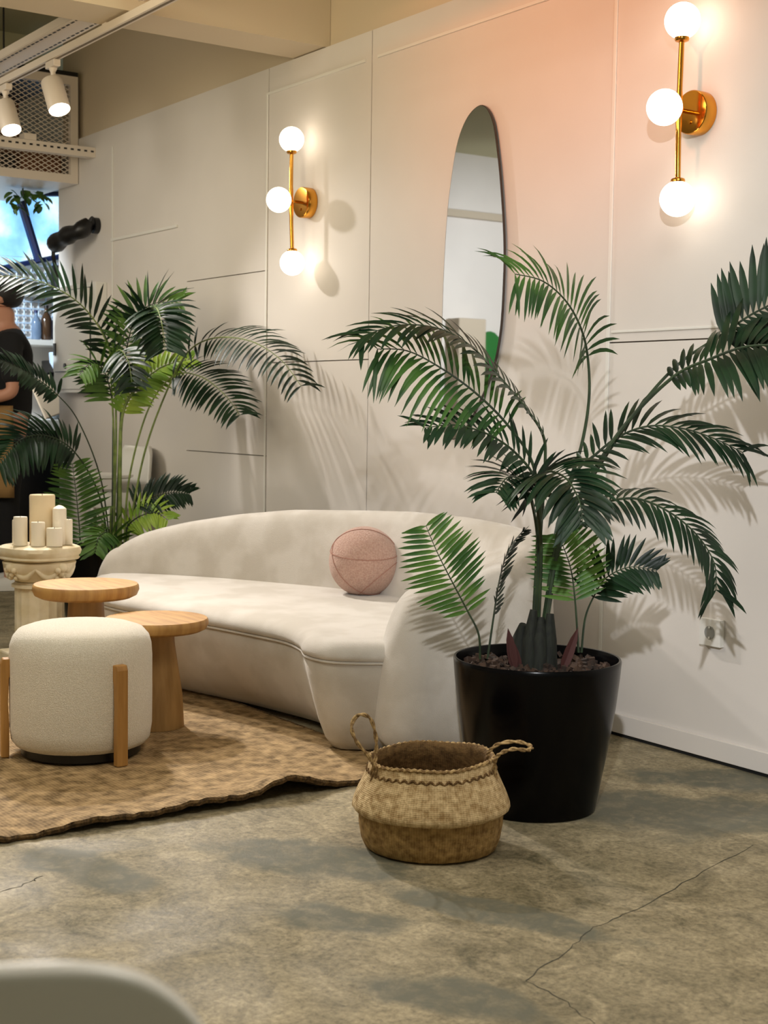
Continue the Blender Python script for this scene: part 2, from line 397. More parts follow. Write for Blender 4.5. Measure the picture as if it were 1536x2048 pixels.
# floor cracks
def crack(pts, w):
    P = []
    for (x, y) in pts:
        d = at(x, y, 1) - CAM; t = -CAM.z / d.z; P.append(CAM + t * d)
    Q = []
    for a, b in zip(P[:-1], P[1:]):
        for k in range(6):
            q = a.lerp(b, k / 6); Q.append(q + Vector((random.uniform(-.006, .006), random.uniform(-.006, .006), 0)))
    Q.append(P[-1]); L_, R2 = [], []
    for i, q in enumerate(Q):
        t = (Q[min(i + 1, len(Q) - 1)] - Q[max(i - 1, 0)]).normalized(); n = Vector((-t.y, t.x, 0))
        ww = w * random.uniform(.3, 1.0); L_.append(Vector((q.x, q.y, .0006)) + n * ww); R2.append(Vector((q.x, q.y, .0006)) - n * ww)
    o = obj('crack', MB().grid([R2, L_]), 'crack', floor_o)
crack([(1510, 1690), (1390, 1755), (1250, 1830), (1180, 1860), (1130, 1905), (1050, 1960), (1130, 2005), (1190, 2048)], .0016)
crack([(0, 1787), (60, 1765), (85, 1752)], .0018)

# far end: window, back shelf wall
def yz(x, y, X):
    d = at(x, y, 1) - CAM; t = (X - CAM.x) / d.x; return CAM + t * d
XW = -9.2
P = [yz(-60, 547, XW), yz(122, 509, XW), yz(122, 388, XW), yz(-60, 390, XW)]
wn = struct('window_1', MB().prism(P, (-.02, 0, 0)), 'sky', smooth=False)
mm = MB()
a, b = yz(40, 398, XW + .03), yz(78, 523, XW + .03)
mm.tube([a, b], .03, 8)
o = obj('mullion', mm, 'navy', wn)
mm = MB().tube([yz(-60, 549, XW + .02), yz(124, 512, XW + .02)], .018, 8).tube([yz(-60, 388, XW + .02), yz(124, 388, XW + .02)], .018, 8)
obj('window_frame', mm, 'navy', wn)
struct('wall_back', MB().ab((-9.32, -3.0, 0), (-9.24, 2.9, 2.6)), 'wall', smooth=False)

# ------------------------------------------------------------------ far end: mesh store, tray, bar
st = thing('mesh_storage_loft', 'cream mesh-fronted storage loft high on the far end of the wall', 'storage', (-7.95, 0, 2.35))
fr = MB(); Y0 = -2.2
fr.ab((-7.97, Y0, 2.35), (-7.93, -.005, 2.40)); fr.ab((-7.97, Y0, 2.91), (-7.93, -.005, 2.96))
fr.ab((-7.97, -.05, 2.40), (-7.93, -.005, 2.91)); fr.ab((-7.97, Y0, 2.40), (-7.93, Y0 + .05, 2.91))
obj('frame', fr, 'whitemetal', st, world=True, smooth=False)
obj('bottom_panel', MB().ab((-8.9, Y0, 2.352), (-7.972, -.005, 2.37)), 'whitemetal', st, world=True, smooth=False)
obj('top_panel', MB().ab((-8.9, Y0, 2.962), (-7.93, -.005, 2.985)), 'black', st, world=True, smooth=False)
obj('back_panel', MB().ab((-8.9, Y0, 2.372), (-8.88, -.005, 2.96)), 'card', st, world=True, smooth=False)
mg = MB(); dy, dz = .046, .027
def wires(sgn):
    y = Y0 - 2.0
    while y < 1.5:
        # line through (y,2.40) with slope sgn*dz/dy, clipped to the opening
        z0, z1 = 2.40, 2.91
        ya, yb = y, y + sgn * (z1 - z0) * dy / dz
        lo, hi = Y0 + .05, -.05
        pts = []
        t0, t1 = 0.0, 1.0; d = yb - ya
        for lim, side in ((lo, 1), (hi, -1)):
            t = (lim - ya) / d
            if side * d > 0: t0 = max(t0, t)
            else: t1 = min(t1, t)
        if t1 > t0:
            p = Vector((-7.95, ya + d * t0, z0 + (z1 - z0) * t0)); q = Vector((-7.95, ya + d * t1, z0 + (z1 - z0) * t1))
            mg.tube([p, q], .0026, 4, cap=False)
        y += dy
wires(1); wires(-1)
obj('wire_mesh', mg, 'whitemetal', st, world=True, smooth=False)
for (y0, y1, h, m_, lab) in ((-.30, -.06, .16, 'card', 'small brown carton inside the mesh loft beside the wall'), (-.62, -.34, .13, 'black', 'low black case inside the mesh loft'),
                             (-.98, -.66, .2, 'card', 'larger brown carton inside the mesh loft at the photo edge')):
    tag(obj('storage_box', MB().ab((-8.5, y0, 2.371), (-8.05, y1, 2.371 + h)), m_, smooth=False, bevel=.004), lab, 'box', 'boxes in the mesh loft')
# perforated cable tray in front of the loft, end against the wall
tr = thing('cable_tray', 'cream perforated cable tray across the front of the mesh loft', 'cable tray', (-7.72, -.1, 2.48))
a = MB().ab((-7.75, -2.2, 2.47), (-7.69, -.001, 2.475)); a.ab((-7.692, -2.2, 2.475), (-7.69, -.001, 2.525)); a.ab((-7.75, -2.2, 2.475), (-7.748, -.001, 2.525))
obj('tray', a, 'whitemetal', tr, world=True, smooth=False)
a = MB()
for k in range(26): a.ab((-7.6895, -.03 - k * .04, 2.497), (-7.6885, -.012 - k * .04, 2.507))
two_tone(tr.children[-1], tr, a, 'black')
obj('hanger_plate', MB().ab((-7.76, -.42, 2.526), (-7.69, -.35, 2.56)), 'whitemetal', tr, world=True, smooth=False)

# trailing plant over the window
def leafblade(mb, base, d, nrm, L, w, droop=0.0, seg=5, fold=.25, curl=0.0):
    d = d.normalized(); side = d.cross(nrm)
    if side.length < 1e-4: side = d.cross(Vector((0, 0, 1)) + Vector((.1, 0, 0)))
    side.normalize(); nn = side.cross(d).normalized(); rows = []; p = base.copy(); dd = d.copy()
    for i in range(seg + 1):
        u = i / seg
        ww = w * (4 * u * (1 - u)) ** .6 * (1 - .35 * u) + w * .12 * (1 - u)
        if i == seg: ww = w * .03
        rows.append([p - side * ww * .5 + nn * fold * ww * .5, p.copy(), p + side * ww * .5 + nn * fold * ww * .5])
        dd = (dd + Vector((0, 0, -1)) * droop / seg + nn * curl / seg).normalized()
        p = p + dd * (L / seg)
        side = (side - dd * side.dot(dd)).normalized(); nn = side.cross(dd).normalized()
    mb.grid(rows)
hp = MB(); c0 = Vector((-8.3, -.2, 2.33))
for k in range(34):
    a = random.uniform(0, 2 * pi); b = c0 + Vector((random.uniform(-.06, .06), random.uniform(-.10, .12), random.uniform(-.10, .015)))
    leafblade(hp, b, Vector((cos(a), sin(a), -.3)), Vector((.5, 0, 1)), .07, .045, .8, 4)
hg = thing('trailing_plant', 'small green trailing plant hanging under the mesh loft', 'plant', c0)
obj('leaves', hp, 'leafy', hg, world=True)
obj('vine', MB().tube([c0 + Vector((0, 0, .02)), c0, c0 + Vector((.02, .03, -.14))], .005, 6), 'stem', hg, world=True)

# bar behind the end of the wall
bc = thing('bar_counter', 'black bar counter with a white top behind the end of the wall', 'counter', (-8.75, .2, 0))
obj('cabinet', MB().ab((-9.15, -2.0, 0), (-8.5, 1.6, .905)), 'black', bc, world=True, smooth=False)
obj('countertop', MB().ab((-9.2, -2.03, .906), (-8.46, 1.6, .975)), 'white', bc, world=True, smooth=False, bevel=.004)
ws = thing('wall_shelf', 'white shelf with bottles on the wall behind the bar', 'shelf', (-9.1, .3, 1.46))
obj('board', MB().ab((-9.24, -.3, 1.45), (-8.88, 1.4, 1.485)), 'white', ws, world=True, smooth=False, bevel=.003)
gp = thing('wire_grid_panel', 'white wire grid panel behind the bottles on the back wall', 'grid panel', (-9.22, .2, 1.7))
g = MB()
for k in range(22): g.tube([(-9.215, -.3 + k * .05, 1.50), (-9.215, -.3 + k * .05, 2.05)], .006, 5)
for k in range(12): g.tube([(-9.205, -.3, 1.51 + k * .048), (-9.205, .78, 1.51 + k * .048)], .006, 5)
obj('grid', g, 'bluebox', gp, world=True)
# bottles on the shelf
def bottle(loc, m, label, cap='black', s=1.0):
    t = thing('bottle', label, 'bottle', loc, 'bottles on the white wall shelf')
    obj('glass', MB().lathe([(.03 * s, .001), (.036 * s, .01), (.036 * s, .13 * s), (.026 * s, .16 * s), (.013 * s, .18 * s), (.013 * s, .205 * s)], seg=16), m, t)
    obj('cap', MB().lathe([(.015 * s, .2055 * s), (.015 * s, .225 * s)], seg=14), cap, t)
for y, m_, c_, lab, s in ((.13, 'jar', 'navy', 'pale blue bottle leftmost on the white wall shelf', .85), (.20, 'amber', 'black', 'brown bottle on the white wall shelf beside the pale blue one', 1.0),
                          (.275, 'navy', 'white', 'navy bottle with white cap on the white wall shelf', .95), (.35, 'amber', 'white', 'brown bottle with white cap on the wall shelf nearest the wall end', 1.05)):
    bottle((-8.95, y, 1.486), m_, lab, c_, s)
def plain(name, mb, m, label, cat, group=None, **k):
    return tag(obj(name, mb, m, **k), label, cat, group)
# machines and jars on the counter
cg = thing('coffee_grinder', 'black coffee grinder with a pale hopper on the white bar counter', 'grinder', (-8.72, .21, .976))
obj('body', MB().lathe([(.07, 0), (.07, .02), (.05, .04), (.045, .2), (.06, .22), (.06, .26), (.03, .28)], seg=20), 'black', cg)
obj('hopper', MB().lathe([(.03, .281), (.075, .36), (.08, .42), (.075, .425)], seg=20), 'bluebox', cg)
obj('spout', MB().box((.06, 0, .16), (.05, .03, .03)), 'black', cg, smooth=False)
cm = thing('coffee_machine', 'boxy black coffee machine with blue front on the bar counter behind the grinder', 'coffee machine', (-8.92, .33, .976))
obj('body', MB().ab((-.12, -.13, 0), (.1, .13, .06)).ab((-.12, -.13, .06), (-.02, .13, .3)).ab((-.12, -.13, .3), (.1, .13, .38)), 'black', cm, smooth=False, bevel=.006)
obj('front_panel', MB().ab((.101, -.11, .31), (.106, .11, .37)), 'navy', cm, smooth=False)
obj('jug', MB().lathe([(.05, .061), (.06, .1), (.05, .18), (.04, .19)], c=(.04, 0, 0), seg=18), 'jar', cm)
for k, (y, h, r, m_, lab) in enumerate(((.1, .07, .035, 'bluebox', 'small pale blue tub on the front edge of the bar counter'), (.155, .1, .03, 'navy', 'small navy canister on the front edge of the bar counter'),
                               (.29, .09, .034, 'jar', 'clear glass tumbler on the front edge of the bar counter by the wall end'))):
    t = thing('canister', lab, 'canister', (-8.55, y, .976), 'canisters along the bar counter edge')
    obj('body', MB().lathe([(r * .9, 0), (r, .01), (r, h), (r * .9, h + .004)], seg=18), m_, t)
    obj('lid', MB().lathe([(r * .95, h + .005), (r * .95, h + .016), (r * .3, h + .02)], seg=18), 'white', t)
bd = thing('chopping_board', 'pale wooden board leaning on the bar counter beside the person', 'board', (-8.5, .03, .976))
rot = Matrix.Rotation(R_(-12), 3, 'Y') @ Matrix.Rotation(R_(20), 3, 'X')
obj('board', MB().box((.0, 0, .14), (.02, .15, .25), rot), 'tan', bd, smooth=False, bevel=.006)
pj = thing('glass_jar', 'tall dark glass jar with a steel lid on top of the grid panel ledge', 'jar', (-9.05, .33, 1.80))
obj('body', MB().lathe([(.05, 0), (.056, .01), (.056, .17), (.05, .18)], seg=20), 'steel', pj)
obj('lid', MB().lathe([(.054, .181), (.054, .2), (.02, .205)], seg=20), 'jar', pj)
sh2 = thing('wall_ledge', 'narrow white ledge under the dark glass jar on the back wall', 'shelf', (-9.1, .3, 1.78))
obj('board', MB().ab((-9.24, .1, 1.78), (-8.97, 1.2, 1.80)), 'white', sh2, world=True, smooth=False)

# what the mirror looks at across the room: an arched green niche panel beside a beige pillar
gpn = thing('arched_panel', 'green arched panel on the far wall, seen in the mirror', 'panel', (-9.98, -4.8, 0))
pts = [(-9.999, -4.95, .9), (-9.999, -4.62, .9)] + [(-9.999, -4.785 + .165 * cos(t * pi / 10), 1.52 + .25 * sin(t * pi / 10)) for t in range(11)]
obj('panel', MB().prism(pts, (.03, 0, 0)), 'green', gpn, world=True, smooth=False)
struct('trim_10', MB().ab((-9.99, -4.60, 0), (-9.8, -4.3, 1.86)), 'beige', smooth=False, bevel=.01)
struct('trim_11', MB().ab((-9.99, YF, 2.74), (-9.93, -1.0, 2.80)), 'beige', smooth=False)

# ------------------------------------------------------------------ electrical cabinet, pipe bracket, socket
ec = thing('electrical_cabinet', 'white electrical cabinet on the wall behind the far palm', 'cabinet', (-7.84, 0, 1.14))
obj('housing', MB().ab((-8.15, -.07, 1.14), (-7.53, -.0005, 1.76)), 'white', ec, world=True, smooth=False, bevel=.004)
d = obj('door', MB().ab((-8.12, -.086, 1.265), (-7.60, -.074, 1.73)), 'white', ec, world=True, smooth=False, bevel=.003)
obj('door_shadow_line', MB().ab((-8.125, -.0735, 1.26), (-7.595, -.0705, 1.735)), 'black', d, world=True, smooth=False)  # black sheet put in as the shadow line round the door
obj('latch', MB().ab((-8.10, -.094, 1.36), (-8.07, -.0865, 1.43)), 'black', d, world=True, smooth=False)
obj('lock', MB().tube([(-7.93, -.094, 1.295), (-7.93, -.0865, 1.295)], .016, 12), 'black', d, world=True)
obj('lower_panel', MB().ab((-8.12, -.082, 1.16), (-7.56, -.071, 1.25)), 'white', ec, world=True, smooth=False, bevel=.003)
sb = thing('wall_bracket', 'black jointed lamp bracket with hanging strap on the wall above the cabinet', 'bracket', (-7.72, 0, 2.06))
obj('wall_plate', MB().tube([(-7.66, -.0005, 2.085), (-7.66, -.03, 2.085)], .045, 18).tube([(-7.66, -.03, 2.10), (-7.66, -.05, 2.11)], .03, 14), 'black', sb, world=True)
obj('arm', MB().tube(crom([(-7.66, -.05, 2.10), (-7.68, -.10, 2.05), (-7.75, -.13, 2.035), (-7.84, -.15, 2.01), (-7.93, -.16, 1.985)], 16), [.035, .04, .046, .05, .048, .044, .042, .046, .052, .054, .05, .046, .05, .054, .056, .05, .03], 12), 'black', sb, world=True)
obj('strap', MB().tube(crom([(-7.92, -.16, 1.98), (-7.925, -.16, 1.92), (-7.90, -.155, 1.85), (-7.885, -.15, 1.80)], 10), .012, 8), 'black', sb, world=True)
so = thing('wall_socket', 'white square wall socket low on the wall beside the potted palm', 'socket', (-2.988, 0, .404))
obj('plate', MB().ab((-.042, -.02, -.042), (.042, -.0006, .042)), 'white', so, smooth=False, bevel=.0015)
obj('recess', MB().lathe([(.0205, 0), (.0205, .0006), (.018, .001), (.0165, -.0155 + .016), (.001, .0004)], seg=24, cap0=False, cap1=False), 'greybox', so)
so.children[-1].rotation_euler = (R_(90), 0, 0); so.children[-1].location = (0, -.0205, 0)
obj('well', MB().tube([(0, -.0213, 0), (0, -.0206, 0)], .0165, 24), 'greybox', so)  # flat disc, shade of the recess put into its grey
for z in (.016, -.016): obj('earth_clip', MB().box((0, -.0222, z), (.006, .002, .006)), 'white', so, smooth=False)

# ------------------------------------------------------------------ track lighting
tk = thing('lighting_track', 'cream lighting track under a perforated cable tray below the ceiling', 'lighting track', (-6.0, -.9, 2.57))
obj('track', MB().ab((-7.9, -.918, 2.575), (-.5, -.882, 2.605)), 'whitemetal', tk, world=True, smooth=False)
obj('cable_tray', MB().ab((-7.9, -.965, 2.66), (-.5, -.845, 2.664)).ab((-7.9, -.965, 2.665), (-.5, -.961, 2.70)).ab((-7.9, -.849, 2.665), (-.5, -.845, 2.70)), 'whitemetal', tk, world=True, smooth=False)
a = MB(); x = -7.6
while x < -4.4:
    a.ab((x, -.951, 2.6585), (x + .03, -.943, 2.6597)); a.ab((x, -.867, 2.6585), (x + .03, -.859, 2.6597)); x += .05
two_tone(tk.children[-1], tk, a, 'black')
obj('groove', MB().ab((-7.9, -.906, 2.5735), (-.5, -.894, 2.5745)), 'groove', tk, world=True, smooth=False)
for k, x in enumerate((-7.3, -5.5, -3.7, -1.9)):
    obj('hanger', MB().ab((x - .02, -.91, 2.606), (x + .02, -.89, 2.659)), 'whitemetal', tk, world=True, smooth=False)
    obj('drop_wire', MB().tube([(x, -.9, 2.665), (x, -.9, ZC)], .003, 6), 'steel', tk, world=True)
def track_spot(x, label):
    t = thing('track_spotlight', label, 'spotlight', (x, -.9, 2.573), 'spotlights on the lighting track')
    obj('adapter', MB().ab((-.05, -.016, -.03), (.05, .016, -.0005)), 'whitemetal', t, smooth=False, bevel=.003)
    obj('stalk', MB().tube([(0, 0, -.031), (0, 0, -.05), (.012, 0, -.09)], [.02, .011, .011], 10), 'whitemetal', t)
    ax = Vector((.42, .05, -.78)).normalized(); c = Vector((.03, 0, -.155))
    q = Vector((0, 0, 1)).rotation_difference(ax).to_matrix()
    body = MB().lathe([(.02, -.078), (.046, -.075), (.048, -.07), (.048, .072), (.046, .075)], seg=28, cap1=False)
    body.v = [c + q @ v for v in body.v]
    obj('body', body, 'whitemetal', t)
    ln = MB().lathe([(.044, .068), (.001, .0685)], seg=28, cap0=False, cap1=False); ln.v = [c + q @ v for v in ln.v]
    obj('lens', ln, 'lens', t)
    return t
ts = track_spot(-6.07, 'white cylinder spotlight on the track, the one seen whole')
dup(ts, (-6.66, -.9, 2.573), 'white cylinder spotlight on the track, cut by the photo edge')
wr = plain('hanging_wire', MB().tube([(-7.45, -.62, ZC), (-7.45, -.62, 2.86)], .005, 6), 'steel', 'thin dark wire hanging from the ceiling behind the track', 'wire')

# ------------------------------------------------------------------ sconces and mirror
def sconce(loc, tilt, label):
    t = thing('wall_sconce', label, 'wall lamp', loc, 'brass globe wall lamps')
    rt = Matrix.Rotation(tilt, 3, 'Y')
    pl = MB().lathe([(.0635, 0), (.066, .002), (.066, .044), (.0635, .047), (.05, .0475)], seg=40)
    pl.v = [Vector((v.x, -v.z - .0006, v.y)) for v in pl.v]; pl.f = [tuple(reversed(f)) for f in pl.f]
    pl.f = [tuple(reversed(f)) for f in pl.f]
    o_ = obj('wall_plate', pl, 'brass', t)
    s_ = MB().tube([(.0, -.0482, -.03), (.0, -.052, -.03)], .006, 10); obj('screw', s_, 'brass', o_)
    obj('arm', MB().tube([(0, -.048, 0), (0, -.11, 0)], .0065, 12), 'brass', t)
    rod = MB()
    pts = [(.002 * cos(u * pi) * 0, -.092 - .004 * cos(u * pi / 2), .215 * u) for u in [-1 + k / 10 for k in range(21)]]
    rod.tube([rt @ Vector(p) for p in pts], [.0085] * 8 + [.0095] * 5 + [.0085] * 8, 12)
    obj('rod', rod, 'brass', t)
    for nm, c, d in (('top', (0, -.092, .265), (0, 0, 1)), ('bottom', (0, -.092, -.265), (0, 0, -1)), ('front', (0, -.158, 0), (0, -1, 0))):
        c = rt @ Vector(c); d = rt @ Vector(d)
        g_ = obj('globe', MB().ball(c, .054, 32, 20), 'globe', t)
        q = Vector((0, 0, 1)).rotation_difference(d).to_matrix()
        cp = MB().lathe([(.009, -.064), (.02, -.060), (.022, -.056), (.022, -.0495)], seg=20, cap1=False); cp.v = [c + q @ v for v in cp.v]
        obj('collar', cp, 'brass', g_)
    return t
sconce((-3.105, 0, 1.99), 0.0, 'brass wall lamp with three globes on the wall above the socket')
sconce((-5.376, 0, 1.965), R_(-1.6), 'brass wall lamp with three globes on the wall between far palm and mirror')
OUT = [(-4.155, 2.186), (-4.237, 2.160), (-4.3, 2.072), (-4.339, 1.919), (-4.36, 1.772), (-4.373, 1.567), (-4.377, 1.397), (-4.382, 1.226), (-4.385, 1.092), (-4.367, 1.006),
       (-4.324, .967), (-4.278, .966), (-4.218, 1.009), (-4.142, 1.103), (-4.067, 1.221), (-4.026, 1.365), (-4.014, 1.544), (-4.016, 1.686), (-4.035, 1.848), (-4.06, 1.993), (-4.095, 2.123)]
ol = crom([(x, 0, z) for x, z in OUT], 120, closed=True)
mr = thing('wall_mirror', 'tall frameless oval mirror on the white wall behind the palm', 'mirror', (-4.2, 0, 1.55))
obj('edge', MB().prism([Vector((p.x, -.012, p.z)) for p in ol], (0, -.0085, 0)), 'edge', mr, world=True, sharp=30)
cxm = Vector((-4.2, 0, 1.57))
obj('glass', MB().prism([Vector((cxm.x + (p.x - cxm.x) * .985, -.0206, cxm.z + (p.z - cxm.z) * .996)) for p in ol], (0, -.0006, 0)), 'mirror', mr, world=True, smooth=False)
obj('mount', MB().box((-4.2, -.006, 1.6), (.1, .0108, .4)), 'steel', mr, world=True, smooth=False)

# ------------------------------------------------------------------ rug
RX0, RX1, RY0, RY1 = -5.45, -3.33, -2.95, -.86
rug = thing('jute_rug', 'tan woven jute rug with a wavy lifted edge under the stool', 'rug', ((RX0 + RX1) / 2, (RY0 + RY1) / 2, 0))
rows = []; low = []; NX, NY = 90, 90
def rug_z(x, y):
    d = RX1 - x; e = math.exp(-(d / .13) ** 2)
    w = .013 + e * (.008 + .014 * (.5 + .5 * sin(y * 7.0 + .6)) + .006 * sin(y * 19))
    w += math.exp(-(d / .10) ** 2) * .042 * math.exp(-((y + 1.33) / .10) ** 2)
    return w
for i in range(NX + 1):
    r1 = []
    for j in range(NY + 1):
        u = i / NX; x = RX0 + (RX1 - RX0) * (1 - (1 - u) ** 1.6)
        y = RY0 + (RY1 - RY0) * j / NY
        if i == NX: x += .006 * sin(j * 2.3) + .018 * sin(y * 3.1)
        elif u > .8: x += (u - .8) / .2 * .018 * sin(y * 3.1)
        # rounded front corner
        r1.append(Vector((x, y, rug_z(x, y) + random.uniform(-.0012, .0012))))
    rows.append(r1)
obj('pile', MB().grid([list(r) for r in rows]), 'jute', rug, world=True)
ed = [rows[NX][j] for j in range(NY + 1)]
obj('edge', MB().grid([[Vector((p.x - .05, p.y, max(.0015, p.z - .026))) for p in ed], [Vector((p.x - .002, p.y, max(.002, p.z - .016))) for p in ed], [Vector((p.x + .003, p.y, p.z - .006)) for p in ed], [p + Vector((0, 0, .0004)) for p in ed]]), 'juteedge', rug, world=True)
eb = [rows[i][NY] for i in range(NX + 1)]
obj('binding', MB().tube([p + Vector((0, .003, -.005)) for p in eb], .008, 6), 'juteedge', rug, world=True)

# ------------------------------------------------------------------ sofa
sofa = thing('curved_sofa', 'cream curved sofa with rounded wraparound back against the wall', 'sofa', (-4.5, -.5, 0))
NS = 90
FR = [(-5.62, -.90), (-5.38, -1.05), (-5.05, -1.10), (-4.72, -1.06), (-4.42, -.99), (-4.18, -.95), (-4.00, -.93), (-3.86, -.955), (-3.74, -1.005), (-3.62, -.995), (-3.53, -.89), (-3.46, -.74)]
BK = [(-5.62, -.82), (-5.40, -.70), (-5.12, -.52), (-4.92, -.41), (-4.70, -.29), (-4.48, -.21), (-4.25, -.17), (-4.05, -.16), (-3.85, -.19), (-3.66, -.28), (-3.52, -.42), (-3.45, -.6)]
fr_ = crom([(x, y, 0) for x, y in FR], NS); bk_ = crom([(x, y, 0) for x, y in BK], NS)
base_rows = []; cush_rows = []; seam = []
for i in range(NS + 1):
    F, B = fr_[i], bk_[i]; t = (fr_[min(i + 1, NS)] - fr_[max(i - 1, 0)]).normalized(); d = Vector((t.y, -t.x, 0))
    L = (F - B).length; db = (F - B).normalized(); wv = .012 * sin(i * .33)
    k_ = 1.0 - .45 * min(1, max(0, (i / NS - .55) / .2))
    q = lambda o_, z: F + d * (o_ * k_ if o_ < -.01 else o_) + Vector((0, 0, z))
    base_rows.append([B + Vector((0, 0, .03)), q(-.17, .0165), q(-.14, .018), q(-.105, .045), q(-.07, .10), q(-.04, .17), q(-.016, .24), q(-.002, .285), q(-.006, .302), B + Vector((0, 0, .302))])
    zb = .375
    cr = [B + Vector((0, 0, .304)), q(-.008, .303), q(.006, .310), q(.008, .326), q(-.004, .345), q(-.03, .358), q(-.07, .366)]
    for s_ in (.3, .5, .7, .9, 1.0):
        p = F - db * (.07 + (L - .07) * s_); cr.append(p + Vector((0, 0, .366 + (zb - .366) * s_)))
    cush_rows.append(cr); seam.append(q(.001, .3025))
obj('base', MB().grid(base_rows), 'sofa', sofa, world=True, sharp=60)
obj('seat_cushion', MB().grid(cush_rows), 'sofa', sofa, world=True, sharp=60)
obj('piping', MB().tube(seam, .0045, 6), 'sofa', sofa, world=True)
CL = [(-5.60, -.80, .47, .19), (-5.52, -.72, .535, .2), (-5.38, -.60, .585, .22), (-5.17, -.465, .63, .22), (-4.94, -.35, .66, .22), (-4.68, -.235, .672, .22), (-4.38, -.165, .685, .22), (-4.08, -.145, .685, .22),
      (-3.80, -.175, .675, .22), (-3.60, -.27, .655, .22), (-3.48, -.42, .62, .22), (-3.445, -.60, .575, .23), (-3.50, -.76, .53, .25)]
cl = crom([(a, b, 0) for a, b, _, _ in CL], 110); hh = [c[2] for c in CL]; tt = [c[3] for c in CL]
rows = []
prof = []
for k in range(28):
    a = 2 * pi * k / 28; e = .55
    prof.append((math.copysign(abs(cos(a)) ** e, cos(a)), math.copysign(abs(sin(a)) ** (.62 if sin(a) > 0 else .35), sin(a))))
def back_ring(p, t, h, th, sc, push):
    n = Vector((t.y, -t.x, 0)); r = []
    for cx, cz in prof:
        zz = .02 + (h - .02) * (.5 + .5 * (cz * sc if cz > 0 else cz * (sc ** .3)))
        f = zz / .68
        wdt = th * .5 * sc * (1.12 - .42 * f * f)
        lean = -.035 * (f - .3)
        r.append(p + n * (cx * wdt + lean) + Vector((0, 0, zz)) + t * push * (1.25 - .5 * f))
    return r
N_ = 110
tan = [(cl[min(i + 1, N_)] - cl[max(i - 1, 0)]).normalized() for i in range(N_ + 1)]
for k in range(9, 0, -1):
    a = k / 9 * pi / 2; rows.append(back_ring(cl[0], tan[0], hh[0], tt[0], max(cos(a), .02), -sin(a) * .10))
for i in range(N_ + 1):
    s_ = i / N_; rows.append(back_ring(cl[i], tan[i], lerp_list(hh, s_), lerp_list(tt, s_), 1.0, 0))
for k in range(1, 11):
    a = k / 10 * pi / 2; rows.append(back_ring(cl[N_], tan[N_], hh[-1], tt[-1], max(cos(a), .02), sin(a) * .11))
bkm = MB().grid(rows, closed_u=True); m_ = len(prof)
bkm.f.append(tuple(reversed(range(0, m_)))); bkm.f.append(tuple(range((len(rows) - 1) * m_, len(rows) * m_)))
obj('backrest', bkm, 'sofa', sofa, world=True, sharp=80)

# ball cushion
cu = thing('ball_cushion', 'dusty pink round boucle cushion resting on the sofa seat', 'cushion', (-4.452, -.315, .374))
bm_ = MB().ball((0, 0, 0), .133, 48, 32)
rot = Matrix.Rotation(R_(14), 3, Vector((HC.x, HC.y, 0)))
bm_.v = [Vector((v.x, v.y, max(v.z, -.122 + .02 * (v.x * v.x + v.y * v.y) / .01 * 0))) for v in bm_.v]
def fac(v):   # slight pull along panel seams
    return v
bm_.v = [Vector((v.x, v.y, v.z + .123)) for v in bm_.v]
obj('cover', bm_, 'pink', cu, sharp=80)
for (nrm, off, nm) in (((.12, -.05, 1), .035, 0), ((.9, .15, .62), -.02, 1), ((-.75, .6, .62), .03, 2), ((-.5, -.5, .8), -.085, 3)):
    n = Vector(nrm).normalized(); a = n.orthogonal().normalized(); b = n.cross(a); rr = math.sqrt(.133 ** 2 - off ** 2) + .0012
    pts = []
    for k in range(73):
        q = n * off + rr * (cos(2 * pi * k / 72) * a + sin(2 * pi * k / 72) * b)
        pts.append(Vector((q.x, q.y, max(q.z, -.121) + .123)))
    obj('seam', MB().tube(pts, .0014, 6, cap=False), 'pinkseam', cu)

# ------------------------------------------------------------------ stool
sx, sy = -4.059, -1.618
stl = thing('boucle_stool', 'round cream boucle stool with oak legs on the jute rug', 'stool', (sx, sy, .0145))
def fuzz(r, z, a): return r + .0035 * sin(a * 9 + z * 30) * 0 + random.uniform(-.0012, .0012), z
obj('seat', MB().lathe([(.02, .03), (.17, .03), (.195, .034), (.208, .05), (.213, .09), (.214, .2), (.214, .30), (.212, .335), (.203, .362), (.186, .382), (.15, .394), (.09, .399), (.02, .400)], seg=96, fn=fuzz), 'boucle', stl, sharp=80)
obj('base', MB().lathe([(.17, .004), (.18, .006), (.18, .029), (.17, .0295)], seg=48), 'black', stl)
phi0 = math.atan2(HC.y, HC.x)
for ang in (-70, 42, 166):
    a = phi0 + R_(ang)      # to the viewer's right is +90
    er = Vector((cos(a), sin(a), 0)); et = Vector((-sin(a), cos(a), 0)); lg = MB()
    prof_ = [(.206, .30), (.234, .30), (.240, .285), (.240, 0.0), (.216, 0.0), (.2155, .10), (.219, .17), (.2155, .24), (.206, .27)]
    poly = [er * r + Vector((0, 0, z)) - et * .018 for r, z in prof_]
    lg.prism(poly, et * .036)
    obj('leg', lg, 'oak', stl, smooth=False, bevel=.003)

# ------------------------------------------------------------------ side tables
def side_table(loc, rt, h, r0, r1, th, label):
    t = thing('side_table', label, 'side table', loc, 'mushroom side tables')
    obj('tabletop', MB().lathe([(.02, h - th), (rt * .86, h - th), (rt * .96, h - th * .8), (rt, h - th * .42), (rt * .992, h - th * .12), (rt * .97, h), (.02, h + .0005)], seg=64), 'wood', t, sharp=35)
    obj('stem', MB().lathe([(r1, 0), (r1, .006), (r1 * .94, h * .3), (r0 * 1.06, h * .75), (r0, h - th - .0005)], seg=40), 'woodstem', t)
    return t
side_table((-4.26, -1.27, .0145), .172, .362, .058, .092, .042, 'shorter round wooden side table right behind the boucle stool')
side_table((-4.63, -1.36, .0145), .183, .44, .060, .095, .046, 'taller round wooden side table in front of the candle pedestal')

